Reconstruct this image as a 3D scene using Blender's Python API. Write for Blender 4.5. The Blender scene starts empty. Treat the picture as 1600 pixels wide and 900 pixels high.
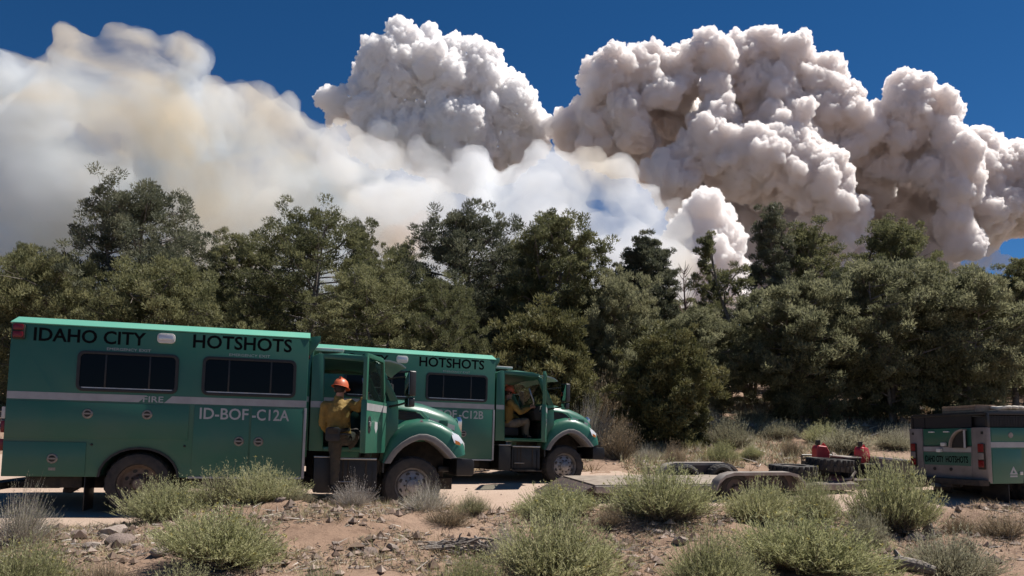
import bpy, bmesh, math, random
import numpy as np
from mathutils import Vector, Matrix, Euler, noise
random.seed(7); RNG = np.random.default_rng(7)
S = bpy.context.scene
COL = S.collection
R = math.radians
# ------------------------------------------------------------------ camera
F_PX, PITCH, HORIZON, EYE = 1200.0, R(4.5), 690.0, 1.2          # in pixels of the 1600x900 photograph
PY0 = HORIZON - F_PX * math.tan(PITCH)
cam_d = bpy.data.cameras.new('camera'); cam = bpy.data.objects.new('camera', cam_d); COL.objects.link(cam)
cam_d.sensor_width = 36; cam_d.lens = F_PX / 1600 * 36
cam_d.shift_y = (PY0 - 450) / 1600
cam_d.clip_start = 0.1; cam_d.clip_end = 30000
cam.location = (0, 0, EYE); cam.rotation_euler = (R(90) + PITCH, 0, 0)
S.camera = cam
# ------------------------------------------------------------------ light
SUN_EL, SUN_AZ = R(58), R(68)      # azimuth measured from +Y (the view) towards +X
w = bpy.data.worlds.new('World'); S.world = w; w.use_nodes = True
nt = w.node_tree; nt.nodes.clear()
sky = nt.nodes.new('ShaderNodeTexSky'); sky.sky_type = 'NISHITA'; sky.sun_disc = False
sky.sun_elevation = SUN_EL; sky.sun_rotation = SUN_AZ
sky.altitude = 2400; sky.air_density = 0.8; sky.dust_density = 0.0; sky.ozone_density = 3.5
bg = nt.nodes.new('ShaderNodeBackground'); bg.inputs[1].default_value = 0.055
wo = nt.nodes.new('ShaderNodeOutputWorld')
hs = nt.nodes.new('ShaderNodeHueSaturation'); hs.inputs['Saturation'].default_value = 1.27; nt.links.new(sky.outputs[0], hs.inputs['Color']); nt.links.new(hs.outputs[0], bg.inputs[0]); nt.links.new(bg.outputs[0], wo.inputs[0])
sl = bpy.data.lights.new('sun', 'SUN'); sl.energy = 5.0; sl.angle = R(0.53); sl.color = (1.0, 0.94, 0.87)
sun = bpy.data.objects.new('sun', sl); COL.objects.link(sun)
sdir = Vector((math.sin(SUN_AZ) * math.cos(SUN_EL), math.cos(SUN_AZ) * math.cos(SUN_EL), math.sin(SUN_EL)))
sun.rotation_euler = sdir.to_track_quat('Z', 'Y').to_euler()
vs = S.view_settings
vs.view_transform = 'Standard'; vs.look = 'None'; vs.gamma = 1; vs.use_curve_mapping = False; vs.exposure = 0.55
S.cycles.max_bounces = 32; S.cycles.diffuse_bounces = 4; S.cycles.glossy_bounces = 3
S.cycles.transmission_bounces = 6; S.cycles.transparent_max_bounces = 12; S.cycles.volume_bounces = 32
S.cycles.use_denoising = True
# ------------------------------------------------------------------ helpers: objects
def tag(o, label=None, cat=None, group=None, kind=None):
    if label: o['label'] = label
    if cat: o['category'] = cat
    if group: o['group'] = group
    if kind: o['kind'] = kind
    return o
def empty(name, loc=(0, 0, 0), rot=None, label=None, cat=None, group=None):
    o = bpy.data.objects.new(name, None); COL.objects.link(o); o.empty_display_size = .3
    if rot is not None:
        o.matrix_world = Matrix.Translation(Vector(loc)) @ rot.to_4x4()
    else:
        o.location = loc
    return tag(o, label, cat, group)
def copy_tree(o, parent=None):
    c = o.copy(); COL.objects.link(c)
    if parent: c.parent = parent
    for ch in list(o.children): copy_tree(ch, c)
    return c
def link_mesh(name, me, parent=None, loc=None):
    o = bpy.data.objects.new(name, me); COL.objects.link(o)
    if parent: o.parent = parent
    if loc is not None: o.location = loc
    return o
class MB:
    """collects shapes and builds ONE mesh object"""
    def __init__(s): s.v = []; s.f = []; s.m = []
    def add(s, vs, fs, m=0, M=None):
        n = len(s.v)
        for p in vs:
            s.v.append(tuple(M @ Vector(p)) if M is not None else tuple(p))
        for f in fs: s.f.append([i + n for i in f]); s.m.append(m)
        return s
    def box(s, lo, hi, m=0, M=None):
        x0, y0, z0 = lo; x1, y1, z1 = hi
        return s.add([(x0,y0,z0),(x1,y0,z0),(x1,y1,z0),(x0,y1,z0),(x0,y0,z1),(x1,y0,z1),(x1,y1,z1),(x0,y1,z1)],
                     [(0,3,2,1),(4,5,6,7),(0,1,5,4),(1,2,6,5),(2,3,7,6),(3,0,4,7)], m, M)
    def prism(s, poly, lo, hi, axis='y', m=0, M=None):
        n = len(poly)
        def P(a, b, t): return {'y': (a, t, b), 'x': (t, a, b), 'z': (a, b, t)}[axis]
        vs = [P(a, b, lo) for a, b in poly] + [P(a, b, hi) for a, b in poly]
        fs = [tuple(range(n)), tuple(range(2 * n - 1, n - 1, -1))] + [(i, (i + 1) % n, n + (i + 1) % n, n + i) for i in range(n)]
        return s.add(vs, fs, m, M)
    def tube(s, pts, r, n=8, m=0, M=None, caps=True):
        pts = [Vector(p) for p in pts]; rs = r if isinstance(r, (list, tuple)) else [r] * len(pts)
        vs = []; fs = []; ref = None
        for i, p in enumerate(pts):
            d = (pts[min(i + 1, len(pts) - 1)] - pts[max(i - 1, 0)]).normalized()
            if ref is None: ref = d.orthogonal().normalized()
            a = (ref - d * ref.dot(d)).normalized(); ref = a; b = d.cross(a)
            for k in range(n):
                t = 2 * math.pi * k / n; vs.append(p + (a * math.cos(t) + b * math.sin(t)) * rs[i])
        for i in range(len(pts) - 1):
            for k in range(n): fs.append((i*n+k, i*n+(k+1)%n, (i+1)*n+(k+1)%n, (i+1)*n+k))
        if caps: fs.append(tuple(range(n - 1, -1, -1))); fs.append(tuple((len(pts)-1)*n + k for k in range(n)))
        return s.add(vs, fs, m, M)
    def lathe(s, prof, c=(0,0,0), axis='y', n=32, m=0, close=False, M=None, mod=None):
        vs = []; fs = []
        for k in range(n):
            t = 2 * math.pi * k / n
            for j, (r, h) in enumerate(prof):
                rr = r * (mod(k, j) if mod else 1)
                a, b = rr * math.cos(t), rr * math.sin(t)
                p = {'y': (a, h, b), 'x': (h, a, b), 'z': (a, b, h)}[axis]
                vs.append((p[0] + c[0], p[1] + c[1], p[2] + c[2]))
        q = len(prof)
        for k in range(n):
            for j in range(q - (0 if close else 1)):
                j2 = (j + 1) % q; k2 = (k + 1) % n
                fs.append((k*q+j, k2*q+j, k2*q+j2, k*q+j2))
        return s.add(vs, fs, m, M)
    def ball(s, c, r, n=10, m=0, M=None, sc=(1,1,1)):
        pr = [(math.sin(math.pi * i / n), -math.cos(math.pi * i / n)) for i in range(n + 1)]
        pr[0] = (1e-4, -1); pr[-1] = (1e-4, 1)
        vs = []; fs = []; k2n = n * 2
        for k in range(k2n):
            t = 2 * math.pi * k / k2n
            for a, h in pr: vs.append((c[0] + a*math.cos(t)*r*sc[0], c[1] + a*math.sin(t)*r*sc[1], c[2] + h*r*sc[2]))
        q = n + 1
        for k in range(k2n):
            for j in range(n): fs.append((k*q+j, ((k+1)%k2n)*q+j, ((k+1)%k2n)*q+j+1, k*q+j+1))
        return s.add(vs, fs, m, M)
    def loft(s, secs, m=0, closed=False, caps=False, M=None):
        q = len(secs[0]); vs = [p for sec in secs for p in sec]; fs = []
        for i in range(len(secs) - 1):
            for j in range(q if closed else q - 1):
                j2 = (j + 1) % q; fs.append((i*q+j, (i+1)*q+j, (i+1)*q+j2, i*q+j2))
        if caps: fs.append(tuple(range(q))); fs.append(tuple((len(secs)-1)*q + k for k in range(q - 1, -1, -1)))
        return s.add(vs, fs, m, M)
    def mesh(s, name, mats, bevel=0, seg=2, angle=35, weld=False):
        bm = bmesh.new(); vs = [bm.verts.new(p) for p in s.v]
        for f, mi in zip(s.f, s.m):
            try: fc = bm.faces.new([vs[i] for i in f]); fc.material_index = mi
            except ValueError: pass
        if weld: bmesh.ops.remove_doubles(bm, verts=bm.verts, dist=1e-5)
        bmesh.ops.recalc_face_normals(bm, faces=bm.faces)
        if bevel:
            es = [e for e in bm.edges if len(e.link_faces) == 2 and e.calc_face_angle(0) > R(28)]
            bmesh.ops.bevel(bm, geom=es, offset=bevel, segments=seg, profile=.6, affect='EDGES', clamp_overlap=True)
        if bevel: angle = min(angle, 18)
        me = bpy.data.meshes.new(name); bm.to_mesh(me); bm.free()
        for mt in (mats if isinstance(mats, (list, tuple)) else [mats]): me.materials.append(mt)
        me.polygons.foreach_set('use_smooth', [True] * len(me.polygons)); me.set_sharp_from_angle(angle=R(angle))
        return me
    def build(s, name, mats, parent=None, loc=None, **k):
        return link_mesh(name, s.mesh(name, mats, **k), parent, loc)
def rrect(x0, z0, x1, z1, r, n=4):
    p = []
    for cx, cz, a0 in ((x1 - r, z1 - r, 0), (x0 + r, z1 - r, 90), (x0 + r, z0 + r, 180), (x1 - r, z0 + r, 270)):
        for k in range(n + 1):
            t = R(a0 + 90 * k / n); p.append((cx + r * math.cos(t), cz + r * math.sin(t)))
    return p
def ring(s, outer, inner, lo, hi, m=0):                    # frame between two outlines with the same number of points, along y
    n = len(outer); vs = []
    for t in (lo, hi):
        vs += [(a, t, b) for a, b in outer] + [(a, t, b) for a, b in inner]
    fs = []
    for i in range(n):
        j = (i + 1) % n
        fs += [(i, j, n + j, n + i), (2*n+i, 2*n+j, 3*n+j, 3*n+i), (i, j, 2*n+j, 2*n+i), (n+i, n+j, 3*n+j, 3*n+i)]
    return s.add(vs, fs, m)
def text_mesh(body, mat, w, h, depth=.003, bold=.012):
    cu = bpy.data.curves.new('t', 'FONT'); cu.body = body; cu.size = 1; cu.offset = bold; cu.extrude = .02; cu.resolution_u = 3
    o = bpy.data.objects.new('t', cu); COL.objects.link(o)
    dg = bpy.context.evaluated_depsgraph_get(); me = bpy.data.meshes.new_from_object(o.evaluated_get(dg), depsgraph=dg)
    bpy.data.objects.remove(o)
    c = np.empty(len(me.vertices) * 3); me.vertices.foreach_get('co', c); c = c.reshape(-1, 3)
    c -= c.min(0); c *= np.array([w, h, depth]) / c.max(0); me.vertices.foreach_set('co', c.ravel())
    me.materials.clear(); me.materials.append(mat)
    return me
def lettering(body, mat, x0, z0, w, h, yp, parent, bold=.012):  # reads left to right seen from -y
    o = link_mesh('lettering', text_mesh(body, mat, w, h, bold=bold), parent); o.location = (x0, yp, z0); o.rotation_euler = (R(90), 0, 0); return o
# ------------------------------------------------------------------ helpers: materials
def M_(name, col, rough=.6, metal=0., col2=None, scale=6., detail=4., bump=0., bscale=40., spec=.5, coat=0., trans=0., lo=.35, hi=.65, coords='Object'):
    m = bpy.data.materials.new(name); m.use_nodes = True; t = m.node_tree; b = t.nodes['Principled BSDF']
    b.inputs['Base Color'].default_value = (*col, 1); b.inputs['Roughness'].default_value = rough; b.inputs['Metallic'].default_value = metal
    b.inputs['Specular IOR Level'].default_value = spec; b.inputs['Coat Weight'].default_value = coat; b.inputs['Coat Roughness'].default_value = .12
    tc = t.nodes.new('ShaderNodeTexCoord')
    if col2:
        n = t.nodes.new('ShaderNodeTexNoise'); n.inputs['Scale'].default_value = scale; n.inputs['Detail'].default_value = detail; n.inputs['Roughness'].default_value = .6
        t.links.new(tc.outputs[coords], n.inputs['Vector'])
        r = t.nodes.new('ShaderNodeMapRange'); r.inputs[1].default_value = lo; r.inputs[2].default_value = hi
        mx = t.nodes.new('ShaderNodeMix'); mx.data_type = 'RGBA'; mx.inputs[6].default_value = (*col, 1); mx.inputs[7].default_value = (*col2, 1)
        t.links.new(n.outputs[0], r.inputs[0]); t.links.new(r.outputs[0], mx.inputs[0]); t.links.new(mx.outputs[2], b.inputs['Base Color'])
    if bump:
        n = t.nodes.new('ShaderNodeTexNoise'); n.inputs['Scale'].default_value = bscale; n.inputs['Detail'].default_value = 5
        t.links.new(tc.outputs[coords], n.inputs['Vector'])
        bp = t.nodes.new('ShaderNodeBump'); bp.inputs['Strength'].default_value = bump; bp.inputs['Distance'].default_value = .02
        t.links.new(n.outputs[0], bp.inputs['Height']); t.links.new(bp.outputs[0], b.inputs['Normal'])
    return m
def leaf_mat(name, c0, c1, c2, trans=.25):                 # colour varies leaf by leaf through the face attribute 'var'
    m = bpy.data.materials.new(name); m.use_nodes = True; t = m.node_tree; b = t.nodes['Principled BSDF']
    b.inputs['Roughness'].default_value = .65; b.inputs['Specular IOR Level'].default_value = .25
    a = t.nodes.new('ShaderNodeAttribute'); a.attribute_name = 'var'
    cr = t.nodes.new('ShaderNodeValToRGB'); e = cr.color_ramp.elements
    e[0].color = (*c0, 1); e[1].color = (*c2, 1); k = e.new(.5); k.color = (*c1, 1)
    oi = t.nodes.new('ShaderNodeObjectInfo'); ad = t.nodes.new('ShaderNodeMath'); ad.operation = 'MULTIPLY_ADD'; ad.inputs[1].default_value = .28; ad.inputs[2].default_value = -.12
    a2 = t.nodes.new('ShaderNodeMath'); a2.operation = 'ADD'; t.links.new(oi.outputs['Random'], ad.inputs[0]); t.links.new(a.outputs['Fac'], a2.inputs[0]); t.links.new(ad.outputs[0], a2.inputs[1])
    t.links.new(a2.outputs[0], cr.inputs[0]); t.links.new(cr.outputs[0], b.inputs['Base Color'])
    tr = t.nodes.new('ShaderNodeBsdfTranslucent'); t.links.new(cr.outputs[0], tr.inputs[0])
    mx = t.nodes.new('ShaderNodeMixShader'); mx.inputs[0].default_value = trans
    t.links.new(b.outputs[0], mx.inputs[1]); t.links.new(tr.outputs[0], mx.inputs[2]); t.links.new(mx.outputs[0], t.nodes['Material Output'].inputs[0])
    return m
MT = dict(
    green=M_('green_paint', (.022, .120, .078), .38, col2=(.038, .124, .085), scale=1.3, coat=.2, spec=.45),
    green_sunlit=M_('green_sunlit_paint', (.13, .40, .285), .4, col2=(.16, .42, .3), scale=2, coat=.2),  # body green made paler: sunlight on the roof edge put into the colour
    green_dull=M_('green_dusty_paint', (.025, .13, .085), .5, col2=(.07, .13, .10), scale=4),
    silver=M_('silver_stripe', (.36, .37, .38), .4, .1, col2=(.3, .3, .31), scale=5),
    grey_flare=M_('grey_rubber', (.16, .155, .155), .55, col2=(.2, .19, .18), scale=10),
    black=M_('black_trim', (.012, .012, .013), .45, col2=(.02, .019, .018), scale=10),
    under=M_('dark_underbody', (.016, .015, .014), .8, col2=(.05, .038, .028), scale=7),
    rubber=M_('tyre_rubber', (.02, .02, .021), .8, col2=(.05, .043, .037), scale=9, bump=.3, bscale=60),
    steel=M_('wheel_steel', (.3, .3, .31), .45, .3, col2=(.2, .18, .16), scale=9),
    steel_dirty=M_('dusty_wheel_steel', (.2, .155, .125), .6, .1, col2=(.12, .09, .075), scale=12),
    chrome=M_('chrome', (.7, .71, .73), .16, 1.),
    alu=M_('aluminium', (.5, .5, .51), .35, .8, col2=(.4, .39, .38), scale=12),
    glass=M_('tinted_glass', (.003, .003, .004), .12, spec=.12),
    clear=M_('lamp_lens', (.6, .62, .65), .1, .2, spec=.8),
    red_lens=M_('red_lens', (.16, .008, .01), .25),
    amber=M_('amber_lens', (.5, .16, .02), .2),
    white_lens=M_('white_lens', (.75, .76, .74), .25),
    letter_black=M_('black_lettering', (.004, .004, .005), .6, spec=.08),
    letter_grey=M_('silver_lettering', (.38, .39, .4), .4),
    white=M_('white_panel', (.66, .66, .64), .5, col2=(.55, .54, .5), scale=6),
    seat=M_('seat_vinyl', (.02, .02, .022), .6),
    latch=M_('latch_plate', (.3, .27, .24), .35, .6, col2=(.2, .17, .15), scale=30),
    # people
    skin=M_('skin', (.42, .23, .16), .55, col2=(.36, .19, .13), scale=30),
    hair=M_('hair', (.02, .013, .009), .7),
    helmet=M_('orange_helmet', (.60, .125, .05), .45, col2=(.52, .13, .06), scale=12),
    shirt=M_('yellow_shirt', (.30, .195, .048), .85, col2=(.2, .13, .035), scale=8, bump=.5, bscale=18),
    trousers=M_('dark_green_trousers', (.035, .036, .03), .9, col2=(.05, .042, .035), scale=14, bump=.4, bscale=22),
    khaki=M_('khaki_trousers', (.24, .2, .15), .9, col2=(.18, .15, .11), scale=14, bump=.4, bscale=22),
    boot=M_('black_boot_leather', (.014, .012, .011), .6),
    # ground
    bark=M_('juniper_bark', (.12, .10, .085), .9, col2=(.24, .21, .185), scale=9, bump=.8, bscale=25),
    deadwood=M_('weathered_dead_wood', (.26, .23, .2), .85, col2=(.13, .105, .09), scale=14, bump=.6, bscale=40),
    rock=M_('rock', (.26, .2, .165), .9, col2=(.4, .34, .29), scale=5, bump=.7, bscale=18),
    rock_dark=M_('dark_rock', (.16, .12, .1), .9, col2=(.27, .21, .18), scale=6, bump=.7, bscale=18),
)
# ------------------------------------------------------------------ terrain
_P = np.random.default_rng(11).random((256, 256))
def vnoise(x, y):
    xi = np.floor(x).astype(int); yi = np.floor(y).astype(int); fx = x - xi; fy = y - yi
    fx = fx * fx * (3 - 2 * fx); fy = fy * fy * (3 - 2 * fy); g = lambda a, b: _P[a % 256, b % 256]
    return (g(xi, yi) * (1 - fx) + g(xi + 1, yi) * fx) * (1 - fy) + (g(xi, yi + 1) * (1 - fx) + g(xi + 1, yi + 1) * fx) * fy
def fbm(x, y, o=4):
    s = 0; a = .5
    for i in range(o): s = s + a * (vnoise(x + 17 * i, y + 31 * i) - .5); x = x * 2.03; y = y * 2.03; a *= .5
    return s
CX = [-40, -6, -4.9, -3.6, -2.5, -1.8, -1.35, -.75, -.3, .75, 1.5, 3, 4.9, 5.6, 6.5, 40]
CZ = [.12, .15, .23, .37, .50, .53, .47, .40, .36, .34, .36, .31, .29, .35, .40, .4]
def near_edge(x): return 10.25 + .10 * np.clip(x + 4, -6, 20) + .5 * fbm(x * .35, x * 0 + 3., 2)
def terr(x, y, fine=True):
    x = np.asarray(x, float); y = np.asarray(y, float)
    xs = np.clip(x, -25, None); ax = -.0407 * (1.0 - np.logaddexp(0, (1.0 - xs) * 2) / 2 + 7.25)
    b = .14 + ax + .0689 * (np.clip(y, 8, 45) - 10.96) + .1 * np.clip(y - 20, 0, 25) + .02 * np.clip(y - 45, 0, 400)
    b = b + fbm(x * .12, y * .12, 3) * np.clip((y - 18) / 8, 0, 1) * .9
    zc = np.interp(x, CX, CZ); ne = near_edge(x); yc = ne - 1.35
    nearp = -.3 + (zc + .3) * (np.clip(y, 0, None) / yc) ** 1.15
    nearp = np.minimum(nearp, zc + .02)
    t = np.clip((y - yc) / (ne - yc), 0, 1); t = t * t * (3 - 2 * t)
    z = nearp * (1 - t) + b * t
    if fine:
        rough = 1 - .9 * np.clip((y - yc - .6) / .6, 0, 1) * np.clip((19.5 - y) / 1.5, 0, 1)
        z = z + rough * (fbm(x * .9, y * .9, 3) * .22 + fbm(x * 4, y * 4, 3) * .10 + np.abs(fbm(x * 9 + 5, y * 9, 2)) * .09)
    far = np.clip((np.hypot(x, y) - 300) / 900, 0, 1)
    z = z + far * 12 * fbm(x * .002, y * .002, 3)
    return z
def gz(x, y): return float(terr(np.array([x]), np.array([y]))[0])
def axis_pts(lo, hi, step, far, n):
    g = np.geomspace(step, far, n)
    return np.concatenate([(lo - np.cumsum(np.geomspace(step, 1, n) * 0 + g))[::-1], np.arange(lo, hi, step), hi + np.cumsum(g)])
def grid_mesh(name, X, Y, Z, mat):
    ny, nx = X.shape; v = np.stack([X, Y, Z], -1).reshape(-1, 3)
    i = np.arange(ny * nx).reshape(ny, nx); q = np.stack([i[:-1, :-1], i[:-1, 1:], i[1:, 1:], i[1:, :-1]], -1).reshape(-1, 4)
    me = bpy.data.meshes.new(name); me.vertices.add(len(v)); me.vertices.foreach_set('co', v.ravel())
    me.loops.add(q.size); me.polygons.add(len(q)); me.loops.foreach_set('vertex_index', q.ravel())
    me.polygons.foreach_set('loop_start', np.arange(0, q.size, 4)); me.update(calc_edges=True)
    me.polygons.foreach_set('use_smooth', [True] * len(q)); me.materials.append(mat); return me
def dirt_mat(name, c1, c2, c3, speck=True):
    m = bpy.data.materials.new(name); m.use_nodes = True; t = m.node_tree; b = t.nodes['Principled BSDF']
    b.inputs['Roughness'].default_value = .95; b.inputs['Specular IOR Level'].default_value = .15
    tc = t.nodes.new('ShaderNodeTexCoord')
    def N(s, d=5, r=.6):
        n = t.nodes.new('ShaderNodeTexNoise'); n.inputs['Scale'].default_value = s; n.inputs['Detail'].default_value = d; n.inputs['Roughness'].default_value = r
        t.links.new(tc.outputs['Object'], n.inputs['Vector']); return n
    def mix(f, a, bb, lo, hi):
        r = t.nodes.new('ShaderNodeMapRange'); r.inputs[1].default_value = lo; r.inputs[2].default_value = hi; t.links.new(f.outputs[0], r.inputs[0])
        x = t.nodes.new('ShaderNodeMix'); x.data_type = 'RGBA'; t.links.new(r.outputs[0], x.inputs[0])
        for s_, v in ((6, a), (7, bb)):
            if isinstance(v, tuple): x.inputs[s_].default_value = (*v, 1)
            else: t.links.new(v.outputs[2], x.inputs[s_])
        return x
    x = mix(N(.6), c1, c2, .35, .65); x = mix(N(5, 6, .7), x, c3, .52, .72)
    if speck: x = mix(N(38, 3, .7), x, tuple(v * .55 for v in c1), .58, .7)
    t.links.new(x.outputs[2], b.inputs['Base Color'])
    bp = t.nodes.new('ShaderNodeBump'); bp.inputs['Strength'].default_value = .7; bp.inputs['Distance'].default_value = .03
    n = N(22, 8, .75); t.links.new(n.outputs[0], bp.inputs['Height']); t.links.new(bp.outputs[0], b.inputs['Normal'])
    return m
M_dirt = dirt_mat('dry_dirt', (.25, .168, .118), (.32, .226, .165), (.155, .1, .07))
M_road = dirt_mat('packed_sand', (.40, .30, .235), (.44, .34, .27), (.36, .27, .21), speck=False)
gx = axis_pts(-9, 9, .06, 1100, 60); gy = axis_pts(3.2, 12.5, .06, 1100, 60)
GX, GY = np.meshgrid(gx, gy)
tag(link_mesh('ground', grid_mesh('ground', GX, GY, terr(GX, GY), M_dirt)), 'dry reddish dirt bank and slope with pebbles and scrub litter', None, kind='structure')
# the dirt road the trucks stand on: its own sheet over the ground, ragged along both edges
rx = np.linspace(-34, 34, 240); rt = np.linspace(0, 1, 40)
RX, RT = np.meshgrid(rx, rt)
e0 = near_edge(RX) - .05 + .25 * fbm(RX * 1.3, RX * 0 + 9., 3); e1 = 19.6 + .06 * RX + 1.2 * fbm(RX * .5, RX * 0 + 5., 3)
RY = e0 + (e1 - e0) * RT
edge = np.minimum(RT, 1 - RT); RZ = terr(RX, RY) + np.where(edge < 1e-6, -.03, .014)
tag(link_mesh('dirt_road', grid_mesh('dirt_road', RX, RY, RZ, M_road)), 'pale packed sand road under the parked trucks', None, kind='structure')
# far ridge, seen through one gap in the trees
hx = np.linspace(-1500, 1500, 120); hy = np.linspace(900, 1900, 40); HX, HY = np.meshgrid(hx, hy)
HZ = 225 * np.exp(-((HY - 1350) / 260) ** 2) * (1 + .5 * fbm(HX * .004, HY * .004, 4)) - 15
tag(link_mesh('hills', grid_mesh('hills', HX, HY, HZ, M_('far_forest', (.05, .06, .05), .95, col2=(.09, .09, .07), scale=.02))), 'distant wooded ridge under the smoke', None, kind='structure')
# ------------------------------------------------------------------ crew trucks
Z0 = .57                                                   # height of the crew box floor above the ground
NY = -1.2                                                  # near (right hand) side of the box
def Pz(pts): return [(a, b + Z0) for a, b in pts]
def wheel(parent, x, y, r, w, rim_mat, front=True, side=-1, dual=False):
    mb = MB(); s = side
    prof = [(r*.60, .0), (r*.64, -.05*1), (r*.80, -.055), (r*.93, -.035), (r*.985, .01), (r, .04), (r, w*.35), (r*.97, w*.36), (r*.97, w*.42), (r, w*.43), (r, w*.6), (r*.97, w*.61), (r*.97, w*.67), (r, w*.68), (r, w-.03), (r*.96, w), (r*.8, w+.03), (r*.6, w)]
    prof = [(a, -s*h) for a, h in prof]
    mod = lambda k, j: .965 if (k % 3 == 0 and j in (4, 5, 6, 13, 14, 15)) else 1
    mb.lathe(prof, (0, 0, 0), 'y', 72, 0, close=True, mod=mod)
    if dual: mb.lathe([(a, h - s*(w+.06)) for a, h in prof], (0, 0, 0), 'y', 48, 0, close=True)
    o = mb.build('wheel', MT['rubber'], parent, (x, y, r - .01), angle=30)
    rb = MB(); q = r * .62
    if front: pr = [(q, -.02), (q*.97, -.03), (q*.93, 0), (q*.86, .06), (q*.80, .03), (q*.55, -.005), (q*.36, -.02), (q*.34, -.06), (q*.14, -.09), (.002, -.09)]
    else:     pr = [(q, -.02), (q*.97, -.03), (q*.93, .01), (q*.88, .12), (q*.8, .15), (q*.5, .15), (q*.42, .12), (q*.3, .06), (q*.26, .0), (.002, -.005)]
    rb.lathe([(a, -s*h) for a, h in pr], (0, 0, 0), 'y', 40, 0)
    hb = .05 if front else .152
    for k in range(8):                                     # black discs painting the shade inside hand holes; then wheel nuts
        t = 2*math.pi*(k + .5)/8; c = (q*.68*math.cos(t), -s*((.018 if front else .152)-.004), q*.68*math.sin(t))
        M = Matrix.Translation(c) @ Matrix.Rotation(-t, 4, 'Y')
        rb.lathe([(.001, s*.008), (q*.085, s*.008), (q*.09, -s*.02)], (0, 0, 0), 'y', 10, 1, M=M @ Matrix.Diagonal((1, 1, 1.35, 1)))
    for k in range(10):
        t = 2*math.pi*k/10; rr = q*.45
        rb.lathe([(.001, s*.03), (.014, s*.03), (.016, -s*.03)], (rr*math.cos(t), s*(.012 if front else -.12), rr*math.sin(t)), 'y', 6, 2)
    rb.build('rim', [rim_mat, MT['black'], MT['under']], o, angle=30)
    return o
def build_truck(label, group):
    root = empty('crew_truck', (0, 0, 0), None, label, 'truck', group)
    G, Bk = MT['green'], MT['black']
    # --- crew box with the wheel arch cut through it
    arch = [(1.79 + .54*math.cos(R(a)), .43*math.sin(R(a))) for a in range(180, -1, -15)]
    prof = [(0, 0)] + arch + [(4.15, 0), (4.15, 2.2), (0, 2.2)]
    MB().prism(Pz(prof), NY, 1.2, 'y').build('body', G, root, bevel=.012)
    rail = [(-1.215, 2.2), (-1.215, 2.214), (-.9, 2.335), (.9, 2.335), (1.215, 2.214), (1.215, 2.2)]
    MB().prism([(a, b + Z0) for a, b in rail], -.015, 4.165, 'x').build('roof', MT['green_sunlit'], root, bevel=.006)
    # deflector wedge at the front of the box
    MB().prism(Pz([(4.151, 2.26), (4.33, 2.29), (4.33, 2.2), (4.2, 1.99), (4.151, 1.96)]), -.95, -.87, 'y').build('wind_deflector', G, root, bevel=.004)
    # --- windows
    for (a, b), divs in (((.88, 2.26), (.265, .725)), ((2.595, 3.975), (.265, .74))):
        z0, z1 = 1.25 + Z0, 1.845 + Z0
        f = ring(MB(), rrect(a, z0, b, z1, .09), rrect(a + .045, z0 + .045, b - .045, z1 - .045, .06), -1.226, -1.2)
        f = f.build('window', Bk, root, bevel=.004)
        g0, g1 = a + .04, b - .04; xs = [g0] + [g0 + (g1 - g0) * d for d in divs] + [g1]
        for k in range(3):
            MB().box((xs[k], -1.2105, z0 + .04), (xs[k+1], -1.2005, z1 - .04)).build('pane', MT['glass'], f)
        for d in divs:
            xx = g0 + (g1 - g0) * d
            MB().box((xx - .012, -1.219, z0 + .046), (xx + .012, -1.211, z1 - .046)).build('divider', Bk, f, bevel=.002)
        MB().box((a + .05, -1.222, z0 + .046), (b - .05, -1.212, z0 + .06)).build('window_track', MT['alu'], f)
    # --- silver stripe with its slanted break, and the lettering
    MB().prism(Pz([(0.005, 1.11), (1.73, 1.11), (1.84, 1.215), (.005, 1.215)]), -1.2035, -1.2, 'y').build('stripe', MT['silver'], root)
    MB().prism(Pz([(2.08, 1.11), (4.145, 1.11), (4.145, 1.215), (2.19, 1.215)]), -1.2035, -1.2, 'y').build('stripe', MT['silver'], root)
    L = MT['letter_black']; g = MT['letter_grey']
    lettering('IDAHO CITY', L, .29, 1.955 + Z0, 1.49, .2, -1.2005, root, .02)
    lettering('HOTSHOTS', L, 2.44, 1.965 + Z0, 1.45, .21, -1.2005, root, .02)
    lettering('EMERGENCY', g, 1.26, 1.867 + Z0, .41, .04, -1.2005, root, .0)
    lettering('EXIT', g, 1.70, 1.867 + Z0, .16, .04, -1.2005, root, .0)
    lettering('EMERGENCY', g, 2.97, 1.867 + Z0, .41, .04, -1.2005, root, .0); lettering('EXIT', g, 3.41, 1.867 + Z0, .16, .04, -1.2005, root, .0)
    lettering('FIRE', g, 1.79, 1.115 + Z0, .28, .09, -1.2005, root, .01)
    # --- lamps
    lampm = MB().prism(rrect(.02, 1.97 + Z0, .18, 2.18 + Z0, .012), -1.235, -1.2, 'y').build('marker_lamp', MT['under'], root, bevel=.004)
    for z in (1.99, 2.10):
        MB().prism(rrect(.035, z + Z0, .165, z + .085 + Z0, .02), -1.252, -1.236, 'y').build('lens', MT['red_lens'], lampm, bevel=.004)
    sl_ = MB().prism(rrect(1.94, 2.01 + Z0, 2.19, 2.16 + Z0, .05), -1.245, -1.2, 'y').build('scene_light', MT['white'], root, bevel=.01)
    MB().prism(rrect(1.965, 2.055 + Z0, 2.165, 2.135 + Z0, .025), -1.252, -1.2455, 'y').build('lens', MT['clear'], sl_, bevel=.003)
    # --- compartment doors, each with its latch
    yd = -1.212
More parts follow.
